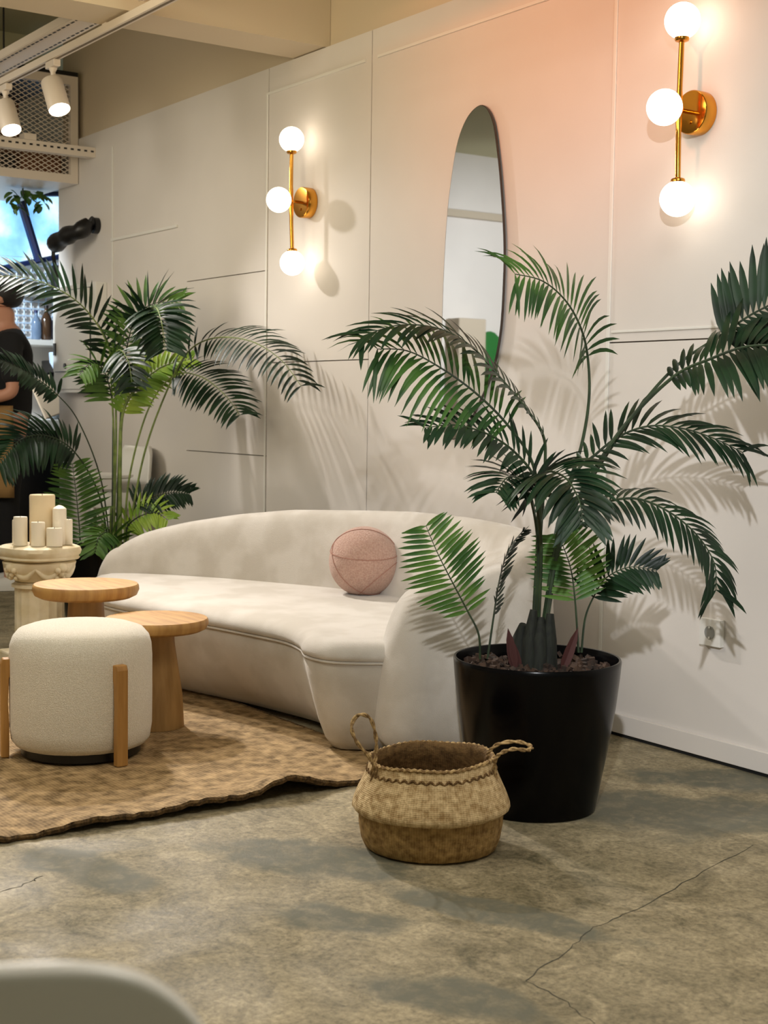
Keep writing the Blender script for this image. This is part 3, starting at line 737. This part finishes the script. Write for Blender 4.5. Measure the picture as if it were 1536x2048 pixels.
# ------------------------------------------------------------------ pedestal with candles
px, py = -5.58, -1.16
pd = thing('column_pedestal', 'cream fluted column pedestal with ornate capital behind the wooden tables', 'pedestal', (px, py, 0))
obj('plinth', MB().box((0, 0, .03), (.26, .26, .06)), 'plaster', pd, smooth=False, bevel=.008)
flute = lambda r, z, a: (r * (1 - .055 * (abs(sin(a * 8)) ** .7)), z)
obj('shaft', MB().lathe([(.108, .0605), (.108, .09), (.1, .10), (.1, .30), (.1, .325)], seg=128, fn=flute), 'plaster', pd, sharp=80)
obj('collar', MB().lathe([(.10, .3255), (.112, .329), (.112, .339), (.102, .344), (.098, .35)], seg=48), 'plaster', pd)
swag = lambda r, z, a: (r + (.010 * max(0, sin(a * 4)) ** 2 * sin((z - .35) * 42)), z)
cap = MB().lathe([(.092, .3505), (.105, .36), (.125, .385), (.143, .41), (.148, .43), (.13, .437)], seg=120, fn=swag)
for k in range(8):
    a = k * pi / 4 + .3; c = Vector((cos(a), sin(a), 0))
    if k % 2 == 0:
        cap.ball(c * .146 + Vector((0, 0, .415)), .019, 12, 8); cap.ball(c * .138 + Vector((0, 0, .388)), .013, 10, 7)
        for s_ in (-1, 1):
            e = Vector((-sin(a), cos(a), 0)) * s_
            cap.ball(c * .145 + e * .022 + Vector((0, 0, .405)), .012, 10, 7); cap.ball(c * .13 + e * .016 + Vector((0, 0, .372)), .010, 10, 7)
    pts = [Vector((cos(a + u * pi / 4), sin(a + u * pi / 4), 0)) * (.140 - .018 * sin(u * pi)) + Vector((0, 0, .412 - .038 * sin(u * pi))) for u in [j / 12 for j in range(13)]]
    cap.tube(pts, [.006 + .007 * sin(j / 12 * pi) for j in range(13)], 8)
obj('capital', cap, 'plaster', pd, sharp=60)
oct_ = lambda r, z, a: (r * (1 + .05 * cos(4 * (a + .5))), z)
obj('abacus', MB().lathe([(.12, .4375), (.15, .442), (.156, .448), (.15, .456), (.158, .464), (.162, .478), (.156, .492), (.14, .4985), (.02, .50)], seg=72, fn=oct_), 'plaster', pd)
def candle(x, y_, w, ztop, m_, label, peak=False):
    """px offsets right of the pedestal centre and towards the viewer"""
    b = HR * x + HC * y_; h = ztop
    t = thing('pillar_candle', label, 'candle', (px + b.x, py + b.y, .4995), 'candles on the pedestal')
    r = w / 2
    pr = [(r * .96, .0015), (r, .006), (r, h - .006), (r * .95, h)] + ([(r * .5, h + .009), (.004, h + .013)] if peak else [(r * .8, h - .001), (r * .4, h - .005), (.002, h - .006)])
    obj('wax', MB().lathe(pr, seg=32), m_, t)
    obj('wick', MB().tube([(0, 0, h - .006 + (.018 if peak else 0)), (.001, 0, h + .004 + (.018 if peak else 0))], .0012, 6), 'wick', t)
candle(.004, -.035, .104, .203, 'waxb', 'thickest and tallest cream candle in the middle of the pedestal')
candle(-.062, .06, .056, .118, 'wax', 'ivory candle at the left front of the pedestal, in front of the thick one')
candle(-.092, -.005, .04, .10, 'wax', 'slim ivory candle at the far left of the pedestal, half hidden')
candle(.012, .072, .056, .098, 'wax', 'ivory candle in front of the thickest candle on the pedestal')
candle(.083, -.0, .056, .150, 'wax', 'ivory candle with pointed top, second tallest on the pedestal', True)
candle(.078, .070, .064, .075, 'wax', 'shortest wide ivory candle at the right front of the pedestal')
candle(.118, .045 - .05, .034, .105, 'wax', 'slim ivory candle at the far right of the pedestal')

# ------------------------------------------------------------------ basket
bx, by = -2.77, -1.243
bk = thing('belly_basket', 'woven seagrass belly basket with two loop handles on the concrete floor', 'basket', (bx, by, 0))
wob = lambda r, z, a: (r * (1 + .012 * sin(a * 2 + 1) + .004 * sin(a * 23)), z + (.006 * cos(a - phi0 - pi / 2) + .002 * sin(a * 5)) * (z / .22))
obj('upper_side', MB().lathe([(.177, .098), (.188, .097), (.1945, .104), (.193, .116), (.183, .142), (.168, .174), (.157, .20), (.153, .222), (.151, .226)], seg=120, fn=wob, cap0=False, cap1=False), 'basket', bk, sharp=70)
obj('lower_side', MB().lathe([(.150, .0008), (.163, .006), (.171, .025), (.177, .06), (.178, .092), (.177, .0975)], seg=120, fn=wob, cap1=False), 'basketlow_shade', bk, sharp=70)
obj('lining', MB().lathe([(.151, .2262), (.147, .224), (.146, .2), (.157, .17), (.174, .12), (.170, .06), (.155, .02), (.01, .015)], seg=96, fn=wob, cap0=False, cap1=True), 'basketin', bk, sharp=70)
rp = []
for k in range(241):
    a = 2 * pi * k / 240; r_, z_ = wob(.152, .2225, a); rp.append(Vector((r_ * cos(a), r_ * sin(a), z_ + .0015 * sin(a * 60))))
obj('rim', MB().tube(rp, .0045, 6, cap=False), 'rope', bk)
rp = []
for k in range(241):
    a = 2 * pi * k / 240; r_, z_ = wob(.1585, .196, a); rp.append(Vector((r_ * cos(a), r_ * sin(a), z_ + .004 * sin(a * 46))))
obj('stitching', MB().tube(rp, .003, 6, cap=False), 'basketin', bk)
def twisted(pts, r):
    mb = MB(); P = crom(pts, 60)
    for ph in (0, pi):
        Q = []; ref = Vector((.3, .5, .8))
        for i, p in enumerate(P):
            t = (P[min(i + 1, 60)] - P[max(i - 1, 0)]).normalized(); a = (ref - t * ref.dot(t)).normalized(); b = t.cross(a)
            w = i * .75 + ph; Q.append(p + r * .55 * (cos(w) * a + sin(w) * b))
        mb.tube(Q, r * .62, 6)
    return mb
def vw(r, u, c): return HR * r + HC * c + Vector((0, 0, u))
obj('handle', twisted([vw(-.135, .165, .066), vw(-.137, .20, .075), vw(-.150, .235, .078), vw(-.185, .275, .07), vw(-.197, .31, .06), vw(-.180, .335, .05), vw(-.152, .325, .045), vw(-.138, .28, .045), vw(-.137, .235, .05), vw(-.145, .20, .062), vw(-.146, .17, .064)], .0046), 'rope', bk)
obj('handle', twisted([vw(.150, .19, .03), vw(.138, .225, .04), vw(.137, .245, .045), vw(.160, .268, .05), vw(.205, .277, .06), vw(.238, .268, .07), vw(.225, .266, .10), vw(.19, .268, .10), vw(.158, .25, .085), vw(.150, .22, .068), vw(.156, .185, .06)], .0046), 'rope', bk)

# ------------------------------------------------------------------ palms
def frond(parent, d0, pts, i0, n, L, N, droop=.4, sweep=45, w=.017, mat_='leaf', stem='stem', r0=.0055, base=.45, tipk=.55, lift=.15, curl0=0.0, seg=5):
    """pts: (x, y, depth offset) of the stalk seen in the photo; leaflets start at point i0"""
    P = [at(p[0], p[1], d0 + (p[2] if len(p) > 2 else 0)) for p in pts]
    m = 12; C = crom(P, m * (len(P) - 1))
    lf = MB(); Nv = (HR * N[0] + Vector((0, 0, N[1])) + HC * N[2]).normalized()
    tot = len(C) - 1; rad = [r0 * (1 - .78 * i / tot) for i in range(tot + 1)]
    s0 = i0 * m
    acc = [0.0]
    for i in range(s0, tot): acc.append(acc[-1] + (C[i + 1] - C[i]).length)
    for k in range(n):
        u = k / (n - 1); tgt = u * acc[-1]
        j = 0
        while j < len(acc) - 2 and acc[j + 1] < tgt: j += 1
        fr2 = (tgt - acc[j]) / max(acc[j + 1] - acc[j], 1e-6); b = C[s0 + j].lerp(C[s0 + j + 1], fr2)
        T = (C[min(s0 + j + 2, tot)] - C[max(s0 + j - 1, 0)]).normalized()
        Sd = T.cross(Nv)
        if Sd.length < .15: Sd = T.cross(HC)
        Sd.normalize(); nn = Sd.cross(T).normalized()
        prof_ = base + (1 - base) * min(1, u / .35) if u < .35 else 1 - (1 - tipk) * ((u - .35) / .65) ** 1.5
        sw = R_(sweep * (.75 + .55 * u))
        for sg in (-1, 1):
            if u > .97: sw2 = sw * (.6 if sg > 0 else .35)
            else: sw2 = sw
            d = Sd * sg * cos(sw2) + T * sin(sw2) + nn * (lift + random.uniform(-.08, .08)) + Vector((random.uniform(-.06, .06), random.uniform(-.06, .06), random.uniform(-.06, .06)))
            leafblade(lf, b, d, nn, L * prof_ * random.uniform(.9, 1.08), w * (.75 + .25 * prof_), droop * random.uniform(.8, 1.2), seg, .3, curl0)
    o_ = obj('frond', lf, mat_, parent, world=True, sharp=70)
    obj('stalk', MB().tube(C, rad, 7), stem, o_, world=True)
    return o_

def pot(parent, r, h, chips=True):
    p = obj('pot', MB().lathe([(.158, .001), (.166, .004), (.176, .06), (.196, .17), (.214, .28), (.223, .36), (.226, .395), (.227, .407), (.2245, .412), (.2195, .411), (.217, .40), (.212, .36), (.205, .35)], seg=72, cap1=False), 'pot', parent, sharp=50)
    obj('soil', MB().lathe([(.211, .372), (.12, .378), (.01, .380)], seg=48, cap0=False, fn=lambda r_, z, a: (r_, z + random.uniform(-.004, .004))), 'soil', parent)
    ch = MB()
    for k in range(230 if chips else 60):
        a = random.uniform(0, 2 * pi); q = .202 * math.sqrt(random.random())
        rt = Matrix.Rotation(random.uniform(0, 6), 3, Vector((random.uniform(-1, 1), random.uniform(-1, 1), random.uniform(-1, 1))).normalized())
        s_ = random.uniform(.010, .021)
        ch.box((q * cos(a), q * sin(a), .381 + random.uniform(0, .010)), (s_, s_ * .8, s_ * .6), rt)
    o_ = obj('bark_chips', ch, 'bark', parent); o_['kind'] = 'stuff'

D1 = 3.89
pa = thing('potted_palm', 'tall potted palm in a glossy black pot beside the basket', 'palm', (-2.898, -.795, 0), 'potted palms')
pot(pa, 0, 0)
tk_ = MB()
for k, (x0, x1, z1) in enumerate(((-.045, -.04, .50), (-.02, -.012, .54), (.005, .008, .52), (.03, .033, .53), (.012, .02, .50), (-.03, -.03, .48))):
    o1 = HR * x0 + HC * random.uniform(-.03, .03)
    tk_.tube([o1 + Vector((0, 0, .375)), o1 * 1.0 + Vector((0, 0, .46)), HR * x1 + Vector((0, 0, z1))], [.026, .022, .010], 10)
obj('trunk', tk_, 'trunk', pa)
for x0, h_, ln in ((-.062, .46, -.018), (.062, .47, .035), (-.05, .44, -.03)):
    shm = MB(); leafblade(shm, vw(x0, .375, .03), vw(ln, .1, 0), HC, h_ - .34, .03, 0, 4, .5)
    obj('dry_sheath', shm, 'sheath', pa)
FR1 = [
 # A uppermost left arch
 dict(pts=[(1066, 1290), (1080, 1080, .02), (1090, 930, .02), (1085, 868, .0), (1048, 812, -.02), (1000, 755, -.04), (945, 695, -.06), (880, 658, -.10), (800, 650, -.14), (725, 672, -.16)], i0=3, n=30, L=.14, N=(.45, .85, .3), droop=.5, sweep=42, base=.3, w=.017, tipk=.9),
 # B second left arch with hanging leaflets, lit look put into the lighter green
 dict(pts=[(1064, 1290), (1076, 1040), (1066, 930), (1015, 850, -.03), (950, 785, -.06), (880, 735, -.08), (815, 702, -.1), (755, 698, -.12)], i0=3, n=24, L=.22, N=(.1, .75, .65), droop=1.0, sweep=32, base=.6, w=.015, mat_='leafd', tipk=.8),
 # C third left, shorter
 dict(pts=[(1070, 1290), (1080, 1050), (1070, 960, -.03), (1030, 905, -.06), (975, 868, -.1), (910, 850, -.14), (850, 856, -.18)], i0=2, n=20, L=.14, N=(.1, .8, .6), droop=.5, sweep=38, base=.8, w=.018),
 # D towards the viewer
 dict(pts=[(1075, 1290), (1082, 1090, -.05), (1072, 985, -.14), (1092, 945, -.24), (1130, 955, -.34), (1158, 1000, -.42), (1165, 1045, -.45)], i0=2, n=26, L=.17, N=(-.1, .75, .65), droop=.85, sweep=30, base=.7, w=.024, lift=.3),
 # D2 left companion
 dict(pts=[(1070, 1290), (1076, 1100, -.03), (1062, 1000, -.08), (1040, 960, -.14), (1015, 955, -.22), (992, 985, -.28)], i0=2, n=20, L=.14, N=(-.1, .75, .65), droop=.7, sweep=32, base=.8, w=.02, lift=.2),
 # E tall upper frond facing the viewer
 dict(pts=[(1085, 1290), (1128, 1010, .04), (1163, 890, .06), (1178, 795, .06), (1175, 712, .05), (1160, 652, .0), (1130, 600, -.04), (1085, 562, -.08), (1030, 548, -.12)], i0=4, n=24, L=.17, N=(.45, .6, .65), droop=.95, sweep=26, base=.8, w=.014, mat_='leafd', r0=.006, tipk=.8),
 # F1 right upper, arching out of the picture
 dict(pts=[(1082, 1290), (1118, 1090), (1175, 965), (1250, 850, -.02), (1345, 755, -.05), (1420, 718, -.1), (1500, 692, -.14), (1580, 700, -.18), (1650, 760, -.2)], i0=4, n=28, L=.2, N=(-.1, .75, .6), droop=.75, sweep=22, base=.3, w=.023, r0=.008),
 # F2 right upper, second
 dict(pts=[(1086, 1290), (1125, 1070, .03), (1190, 945, .05), (1275, 820, .05), (1355, 730, .03), (1445, 668, 0), (1510, 625, -.02), (1590, 590, -.04), (1660, 580, -.06)], i0=5, n=20, L=.19, N=(-.25, .45, .85), droop=.25, sweep=30, base=.8, w=.026, r0=.007),
 # G right middle
 dict(pts=[(1080, 1290), (1112, 1080), (1146, 955), (1192, 908), (1240, 872), (1300, 852), (1370, 858, -.02), (1435, 880, -.03), (1485, 905, -.04)], i0=2, n=26, L=.16, N=(-.1, .8, .55), droop=.6, sweep=42, base=.25, w=.016, tipk=.75),
 # H right lower arch hanging down
 dict(pts=[(1082, 1290), (1104, 1140), (1148, 1040), (1200, 1008), (1270, 997, -.02), (1335, 1022, -.04), (1392, 1068, -.06), (1428, 1125, -.07), (1432, 1180, -.07)], i0=2, n=30, L=.14, N=(.15, .8, .5), droop=.85, sweep=34, base=.35, w=.016, tipk=.75),
]
for f in FR1: frond(pa, D1, **f)
FR2 = [
 dict(pts=[(960, 1318, -.06), (957, 1268, -.07), (935, 1222, -.08), (905, 1165, -.1), (876, 1108, -.12), (852, 1052, -.13)], i0=2, n=19, L=.125, N=(.1, .15, 1), droop=.05, sweep=18, base=.55, w=.014, mat_='leafy', r0=.0035, lift=.05, tipk=.55),
 dict(pts=[(975, 1318, .05), (988, 1228, .06), (1000, 1155, .06), (1018, 1098, .06), (1045, 1062, .06)], i0=1, n=22, L=.085, N=(1, .1, .25), droop=.15, sweep=35, base=.7, w=.014, mat_='leaf', r0=.0035),
 dict(pts=[(1157, 1305, 0), (1150, 1200, 0), (1140, 1132, 0), (1116, 1068, 0)], i0=1, n=17, L=.125, N=(0, .15, 1), droop=.05, sweep=22, base=.8, w=.014, mat_='leafy', r0=.0035, lift=.05),
 dict(pts=[(1163, 1305, .04), (1170, 1238, .04), (1187, 1194, .04), (1212, 1156, .02), (1260, 1134, 0), (1312, 1142, -.02)], i0=2, n=18, L=.105, N=(-.1, .35, .95), droop=.2, sweep=35, base=.8, w=.016, mat_='leaf', r0=.0035),
]
for f in FR2: frond(pa, D1, **f)

D2 = 6.66
pb = thing('potted_palm', 'potted palm with pale lime and glossy fronds behind the left end of the sofa', 'palm', (-6.2, -.60, 0), 'potted palms')
pot(pb, 0, 0, False)
tk_ = MB()
for x0, x1, z1 in ((-.05, -.045, .56), (-.01, -.008, .52), (.03, .034, .60), (.05, .055, .5)):
    tk_.tube([HR * x0 + Vector((0, 0, .375)), HR * x1 + Vector((0, 0, z1))], [.016, .008], 9)
obj('trunk', tk_, 'stemy', pb)
FR3 = [
 dict(stem='stemy', pts=[(226, 1110), (232, 900), (230, 780), (220, 705, -.02), (192, 645, -.05), (148, 598, -.1), (88, 566, -.15), (25, 552, -.2), (-30, 560, -.25)], i0=3, n=26, L=.21, N=(.15, .7, .65), droop=.3, sweep=38, base=.6, w=.022),
 dict(stem='stemy', pts=[(235, 1110), (240, 900), (255, 770), (285, 660, 0), (308, 615, -.1), (322, 640, -.22), (330, 700, -.3)], i0=3, n=24, L=.21, N=(0, .6, .8), droop=.6, sweep=25, base=.9, w=.034, lift=.3),
 dict(pts=[(232, 1110), (240, 860), (250, 720), (270, 640), (305, 608), (360, 604)], i0=2, n=22, L=.17, N=(.2, .5, .8), droop=.5, sweep=35, base=.7, w=.022, mat_='leafy'),
 dict(stem='stemy', pts=[(250, 1110), (288, 910), (338, 772), (378, 702, -.05), (430, 676, -.15), (500, 682, -.4), (560, 718, -.65), (602, 772, -.8)], i0=3, n=26, L=.19, N=(-.1, .7, .7), droop=.7, sweep=28, base=.55, w=.020),
 dict(stem='stemy', pts=[(248, 1110), (258, 960), (296, 820), (346, 752), (398, 752, -.12), (445, 785, -.26), (480, 830, -.38)], i0=3, n=24, L=.19, N=(0, .65, .75), droop=.65, sweep=24, base=.7, w=.021),
 dict(pts=[(240, 1110), (240, 920), (246, 825), (275, 775), (322, 735, .05), (385, 718, .1)], i0=2, n=24, L=.13, N=(.5, .7, .4), droop=.45, sweep=38, base=.8, w=.026, mat_='leafl', stem='stemy', r0=.011),
 dict(stem='stemy', pts=[(226, 1110), (228, 900), (224, 790), (222, 728), (238, 700, -.08), (256, 722, -.18), (264, 765, -.22)], i0=2, n=20, L=.19, N=(-.1, .6, .8), droop=.6, sweep=28, base=.9, w=.026, lift=.25),
 dict(pts=[(224, 1110), (226, 900), (224, 800), (206, 738, -.04), (182, 726, -.1), (158, 750, -.16)], i0=2, n=18, L=.15, N=(0, .6, .8), droop=.5, sweep=30, base=.9, w=.022, mat_='leafy'),
 dict(pts=[(222, 1110), (202, 960), (158, 845, -.05), (115, 790, -.12), (60, 748, -.2), (0, 720, -.3), (-50, 716, -.35)], i0=3, n=26, L=.13, N=(0, .8, .6), droop=.5, sweep=35, base=.8, w=.024, r0=.004),
 dict(pts=[(220, 1110), (198, 990), (150, 905, -.1), (95, 872, -.2), (40, 880, -.3), (-5, 930, -.38)], i0=2, n=30, L=.24, N=(.1, .75, .65), droop=.7, sweep=28, base=.6, w=.026, r0=.005),
 dict(pts=[(180, 1120, .0), (163, 1100, -.05), (158, 1045, -.05), (152, 985, -.05), (145, 928, -.05)], i0=1, n=22, L=.17, N=(0, .2, 1), droop=.1, sweep=20, base=.8, w=.02, mat_='leafy', r0=.0045),
 dict(pts=[(250, 1110), (256, 1050), (272, 1012), (305, 995), (345, 985), (378, 988)], i0=2, n=22, L=.13, N=(0, .6, .8), droop=.4, sweep=35, base=.8, w=.02, mat_='leaf', r0=.005),
 dict(pts=[(232, 1115), (228, 1085, -.05), (215, 1065, -.12), (198, 1075, -.2), (190, 1105, -.24)], i0=1, n=16, L=.13, N=(0, .6, .8), droop=.5, sweep=30, base=.9, w=.024, mat_='leafy', r0=.005),
 dict(pts=[(248, 1110), (252, 1060, 0), (275, 1035, -.02), (310, 1025, -.05), (335, 1040, -.08)], i0=1, n=16, L=.12, N=(0, .6, .8), droop=.5, sweep=30, base=.9, w=.022, mat_='leafl', r0=.005),
]
for f in FR3: frond(pb, D2, **f)

# ------------------------------------------------------------------ white high chair by the wall
hx, hy = -6.95, -.20
hc = thing('high_chair', 'white plastic high chair against the wall behind the far palm', 'chair', (hx, hy, 0))
obj('tray', MB().lathe([(.12, .690), (.15, .692), (.165, .70), (.165, .712), (.15, .708), (.01, .707)], seg=40, fn=lambda r, z, a: (r * (1 + .12 * abs(cos(a))), z)), 'white', hc)
hc.children[-1].location = (0, -.10, 0)
rows = []
for i in range(13):
    u = i / 12; z = .60 + .255 * u; w_ = .19 * (1 - .15 * u ** 3); row = []
    for j in range(15):
        v = -1 + 2 * j / 14; ww = w_ * (1 if u < .8 else math.sqrt(max(0, 1 - ((u - .8) / .2) ** 2 * .35)))
        row.append(Vector((v * ww, .14 + .03 * u - .07 * v * v, z)))
    rows.append(row)
bk2 = MB().grid(rows)
o_ = obj('backrest', bk2, 'white', hc); md = o_.modifiers.new('thick', 'SOLIDIFY'); md.thickness = .012
obj('seat', MB().lathe([(.10, .53), (.14, .54), (.15, .56), (.15, .62), (.145, .622), (.14, .57), (.01, .555)], seg=36), 'white', hc)
for s1 in (-1, 1):
    for s2 in (-1, 1):
        obj('leg', MB().tube([(s1 * .09, s2 * .09, .535), (s1 * .24, s2 * .17, .012), (s1 * .242, s2 * .172, 0.0)], [.014, .013, .015], 10), 'white', hc)

# ------------------------------------------------------------------ foreground chair (only its back reaches the picture)
fc = thing('shell_chair', 'white moulded shell chair close to the camera, cut by the photo corner', 'chair', (-.60, -3.22, 0))
fwd = -HC  # its sitter looks into the room
C0 = at(-352, 2008, .77); Cc = Vector((C0.x, C0.y, 0))
SP = [(.0, .774, .0), (-.014, .70, .0), (-.03, .62, .0), (-.05, .54, 0), (-.085, .475, 0), (-.16, .445, 0), (-.28, .44, 0), (-.38, .45, 0), (-.42, .44, 0)]   # back from the top down, then forward: (towards viewer, z)
WD = [.235, .236, .238, .24, .24, .235, .23, .22, .205]
spn = crom(SP, 40); rows = []
for i, p in enumerate(spn):
    w_ = lerp_list(WD, i / 40); row = []
    for j in range(25):
        v = -1 + 2 * j / 24
        vv = math.copysign(abs(v) ** .9, v)
        zt = .774 - .13 * max(0, (abs(v) - .35) / .65) ** 4
        top = (.46 + (p.y - .46) * (zt - .46) / (.774 - .46)) - p.y if p.y > .46 and i < 28 else 0
        wrap = .05 * v * v * max(0, 1 - i / 22)
        row.append(Cc + HR * (vv * w_) + HC * (p.x - wrap) + Vector((0, 0, p.y + top + .03 * v * v * (1 if i > 22 else 0))))
    rows.append(row)
o_ = obj('shell', MB().grid(rows), 'white', fc, world=True, sharp=80)
md = o_.modifiers.new('thick', 'SOLIDIFY'); md.thickness = .018; md.offset = 0
b_ = o_.modifiers.new('sub', 'SUBSURF'); b_.levels = 2; b_.render_levels = 2
for s1 in (-1, 1):
    for q0, q1 in ((-.10, -.03), (-.32, -.40)):
        obj('leg', MB().tube([Cc + HR * s1 * .10 + HC * q0 + Vector((0, 0, .432)), Cc + HR * s1 * .2 + HC * q1], [.016, .011], 10), 'oak', fc, world=True)

# ------------------------------------------------------------------ person standing at the bar
pp = Vector((-8.02, -.40, 0))
pn = thing('person', 'person in black shirt, khaki apron and white shoes standing by the bar', 'person', pp)
fa = Vector((-.35, -.94, 0)).normalized(); sd = Vector((fa.y, -fa.x, 0))      # facing, and their right
def B(f, s, z): return fa * f + sd * s + Vector((0, 0, z))
def skin_obj(name, verts, edges, radii, m_, parent, sub=2, root=0):
    me = bpy.data.meshes.new(name); me.from_pydata([tuple(v) for v in verts], edges, []); me.update()
    o = bpy.data.objects.new(name, me); COL.objects.link(o); me.materials.append(M[m_]); o.parent = parent
    sk = o.modifiers.new('skin', 'SKIN'); sk.use_smooth_shade = True
    for i, r in enumerate(radii): me.skin_vertices[0].data[i].radius = (r, r) if not isinstance(r, tuple) else r
    me.skin_vertices[0].data[root].use_root = True
    ss = o.modifiers.new('sub', 'SUBSURF'); ss.levels = sub; ss.render_levels = sub
    return o
V, Ed, Ra = [], [], []
def vtx(p, r, link=None):
    V.append(p); Ra.append(r)
    if link is not None: Ed.append((link, len(V) - 1))
    return len(V) - 1
pel = vtx(B(0, 0, .95), .125); wa = vtx(B(.0, 0, 1.10), .118, pel); chs = vtx(B(.0, 0, 1.30), .135, wa); nk0 = vtx(B(-.01, 0, 1.45), .085, chs)
nk = vtx(B(.015, 0, 1.52), .052, nk0); hd0 = vtx(B(.035, 0, 1.60), .072, nk); hd1 = vtx(B(.035, 0, 1.67), .085, hd0); hd2 = vtx(B(.025, 0, 1.735), .07, hd1)
chin = vtx(B(.085, 0, 1.595), .035, hd0); nose = vtx(B(.125, 0, 1.65), .014, hd1)
for s1 in (-1, 1):
    ear = vtx(B(.03, s1 * .092, 1.655), .016, hd1)
    sh = vtx(B(-.01, s1 * .16, 1.41), .066, nk0); up = vtx(B(-.02, s1 * .20, 1.27), .047, sh); el = vtx(B(-.03, s1 * .22, 1.13), .042, up)
    fo = vtx(B(.10, s1 * .21, 1.10), .036, el); wr_ = vtx(B(.21, s1 * .17, 1.09), .026, fo); pm = vtx(B(.27, s1 * .15, 1.085), .028, wr_)
    for q, ln in enumerate((.070, .082, .078, .062)):
        a = vtx(B(.30, s1 * (.15 + .027 - q * .018), 1.083), .009, pm); b = vtx(B(.30 + ln * .6, s1 * (.15 + .027 - q * .018), 1.072), .008, a); c = vtx(B(.30 + ln, s1 * (.15 + .026 - q * .018), 1.05), .006, b)
    a = vtx(B(.265, s1 * .115, 1.09), .010, pm); b = vtx(B(.30, s1 * .095, 1.085), .008, a)
    hip = vtx(B(0, s1 * .09, .86), .092, pel); kn = vtx(B(.015, s1 * .10, .49), .062, hip); an = vtx(B(-.01, s1 * .105, .10), .04, kn); ft = vtx(B(.0, s1 * .107, .045), .038, an); toe = vtx(B(.14, s1 * .115, .035), .03, ft)
skin_obj('body', V, Ed, Ra, 'skin', pn)
# clothes
V, Ed, Ra = [], [], []
a0 = vtx(B(0, 0, .90), .15); a1 = vtx(B(0, 0, 1.10), .145, a0); a2 = vtx(B(0, 0, 1.30), .155, a1); a3 = vtx(B(-.01, 0, 1.44), .11, a2); a4 = vtx(B(.003, 0, 1.505), .068, a3)
for s1 in (-1, 1):
    sh = vtx(B(-.01, s1 * .165, 1.42), .082, a3); up = vtx(B(-.02, s1 * .205, 1.27), .066, sh); vtx(B(-.028, s1 * .222, 1.17), .062, up)
skin_obj('shirt', V, Ed, Ra, 'blackcloth', pn)
V, Ed, Ra = [], [], []
a0 = vtx(B(0, 0, .96), .14)
for s1 in (-1, 1):
    hip = vtx(B(0, s1 * .09, .84), .106, a0); kn = vtx(B(.015, s1 * .10, .49), .08, hip); vtx(B(-.01, s1 * .105, .13), .068, kn)
skin_obj('trousers', V, Ed, Ra, 'blackcloth', pn)
rows = []
for i in range(10):
    z = 1.06 - .52 * i / 9; row = []
    for j in range(21):
        a = -1.75 + 3.5 * j / 20; rr = .178 + .03 * i / 9
        row.append(pp * 0 + B(cos(a) * rr * .92, sin(a) * rr * 1.05, z))
    rows.append(row)
o_ = obj('apron', MB().grid(rows), 'khaki', pn); md = o_.modifiers.new('thick', 'SOLIDIFY'); md.thickness = .006
hr = MB().ball(B(.005, 0, 1.705), .102, 28, 18, (1, 1, 1.0)); hr.v = [v for v in hr.v]
for v in hr.v:
    f = (v - B(.005, 0, 1.705)).dot(fa)
    if f > .045 and v.z < 1.735: v -= fa * (f - .045)
    if v.z < 1.63: v.z = 1.63 + (v.z - 1.63) * .5
obj('hair', hr, 'hair', pn)
for s1 in (-1, 1):
    e_ = MB().ball(B(.112, s1 * .034, 1.672), .010, 12, 8); obj('eye', e_, 'black', pn)
    sh_ = MB(); pr = []
    for i in range(9):
        u = i / 8; f = -.075 + .30 * u; w_ = .044 + .012 * sin(u * pi) - .02 * max(0, u - .75) * 4 * .6; h_ = .095 - .055 * u
        pr.append([B(f, s1 * .112 + w_ * cos(a), max(.002, .003 + h_ * max(0, sin(a)) ** .7)) for a in [pi * k / 10 for k in range(11)]])
    sh_.grid(pr); n0 = len(pr[0]); sh_.f.append(tuple(range(n0))); sh_.f.append(tuple(reversed(range(8 * n0, 9 * n0))))
    for i in range(8): sh_.f.append((i * n0, (i + 1) * n0, (i + 1) * n0 + n0 - 1, i * n0 + n0 - 1))
    obj('shoe', sh_, 'white', pn)
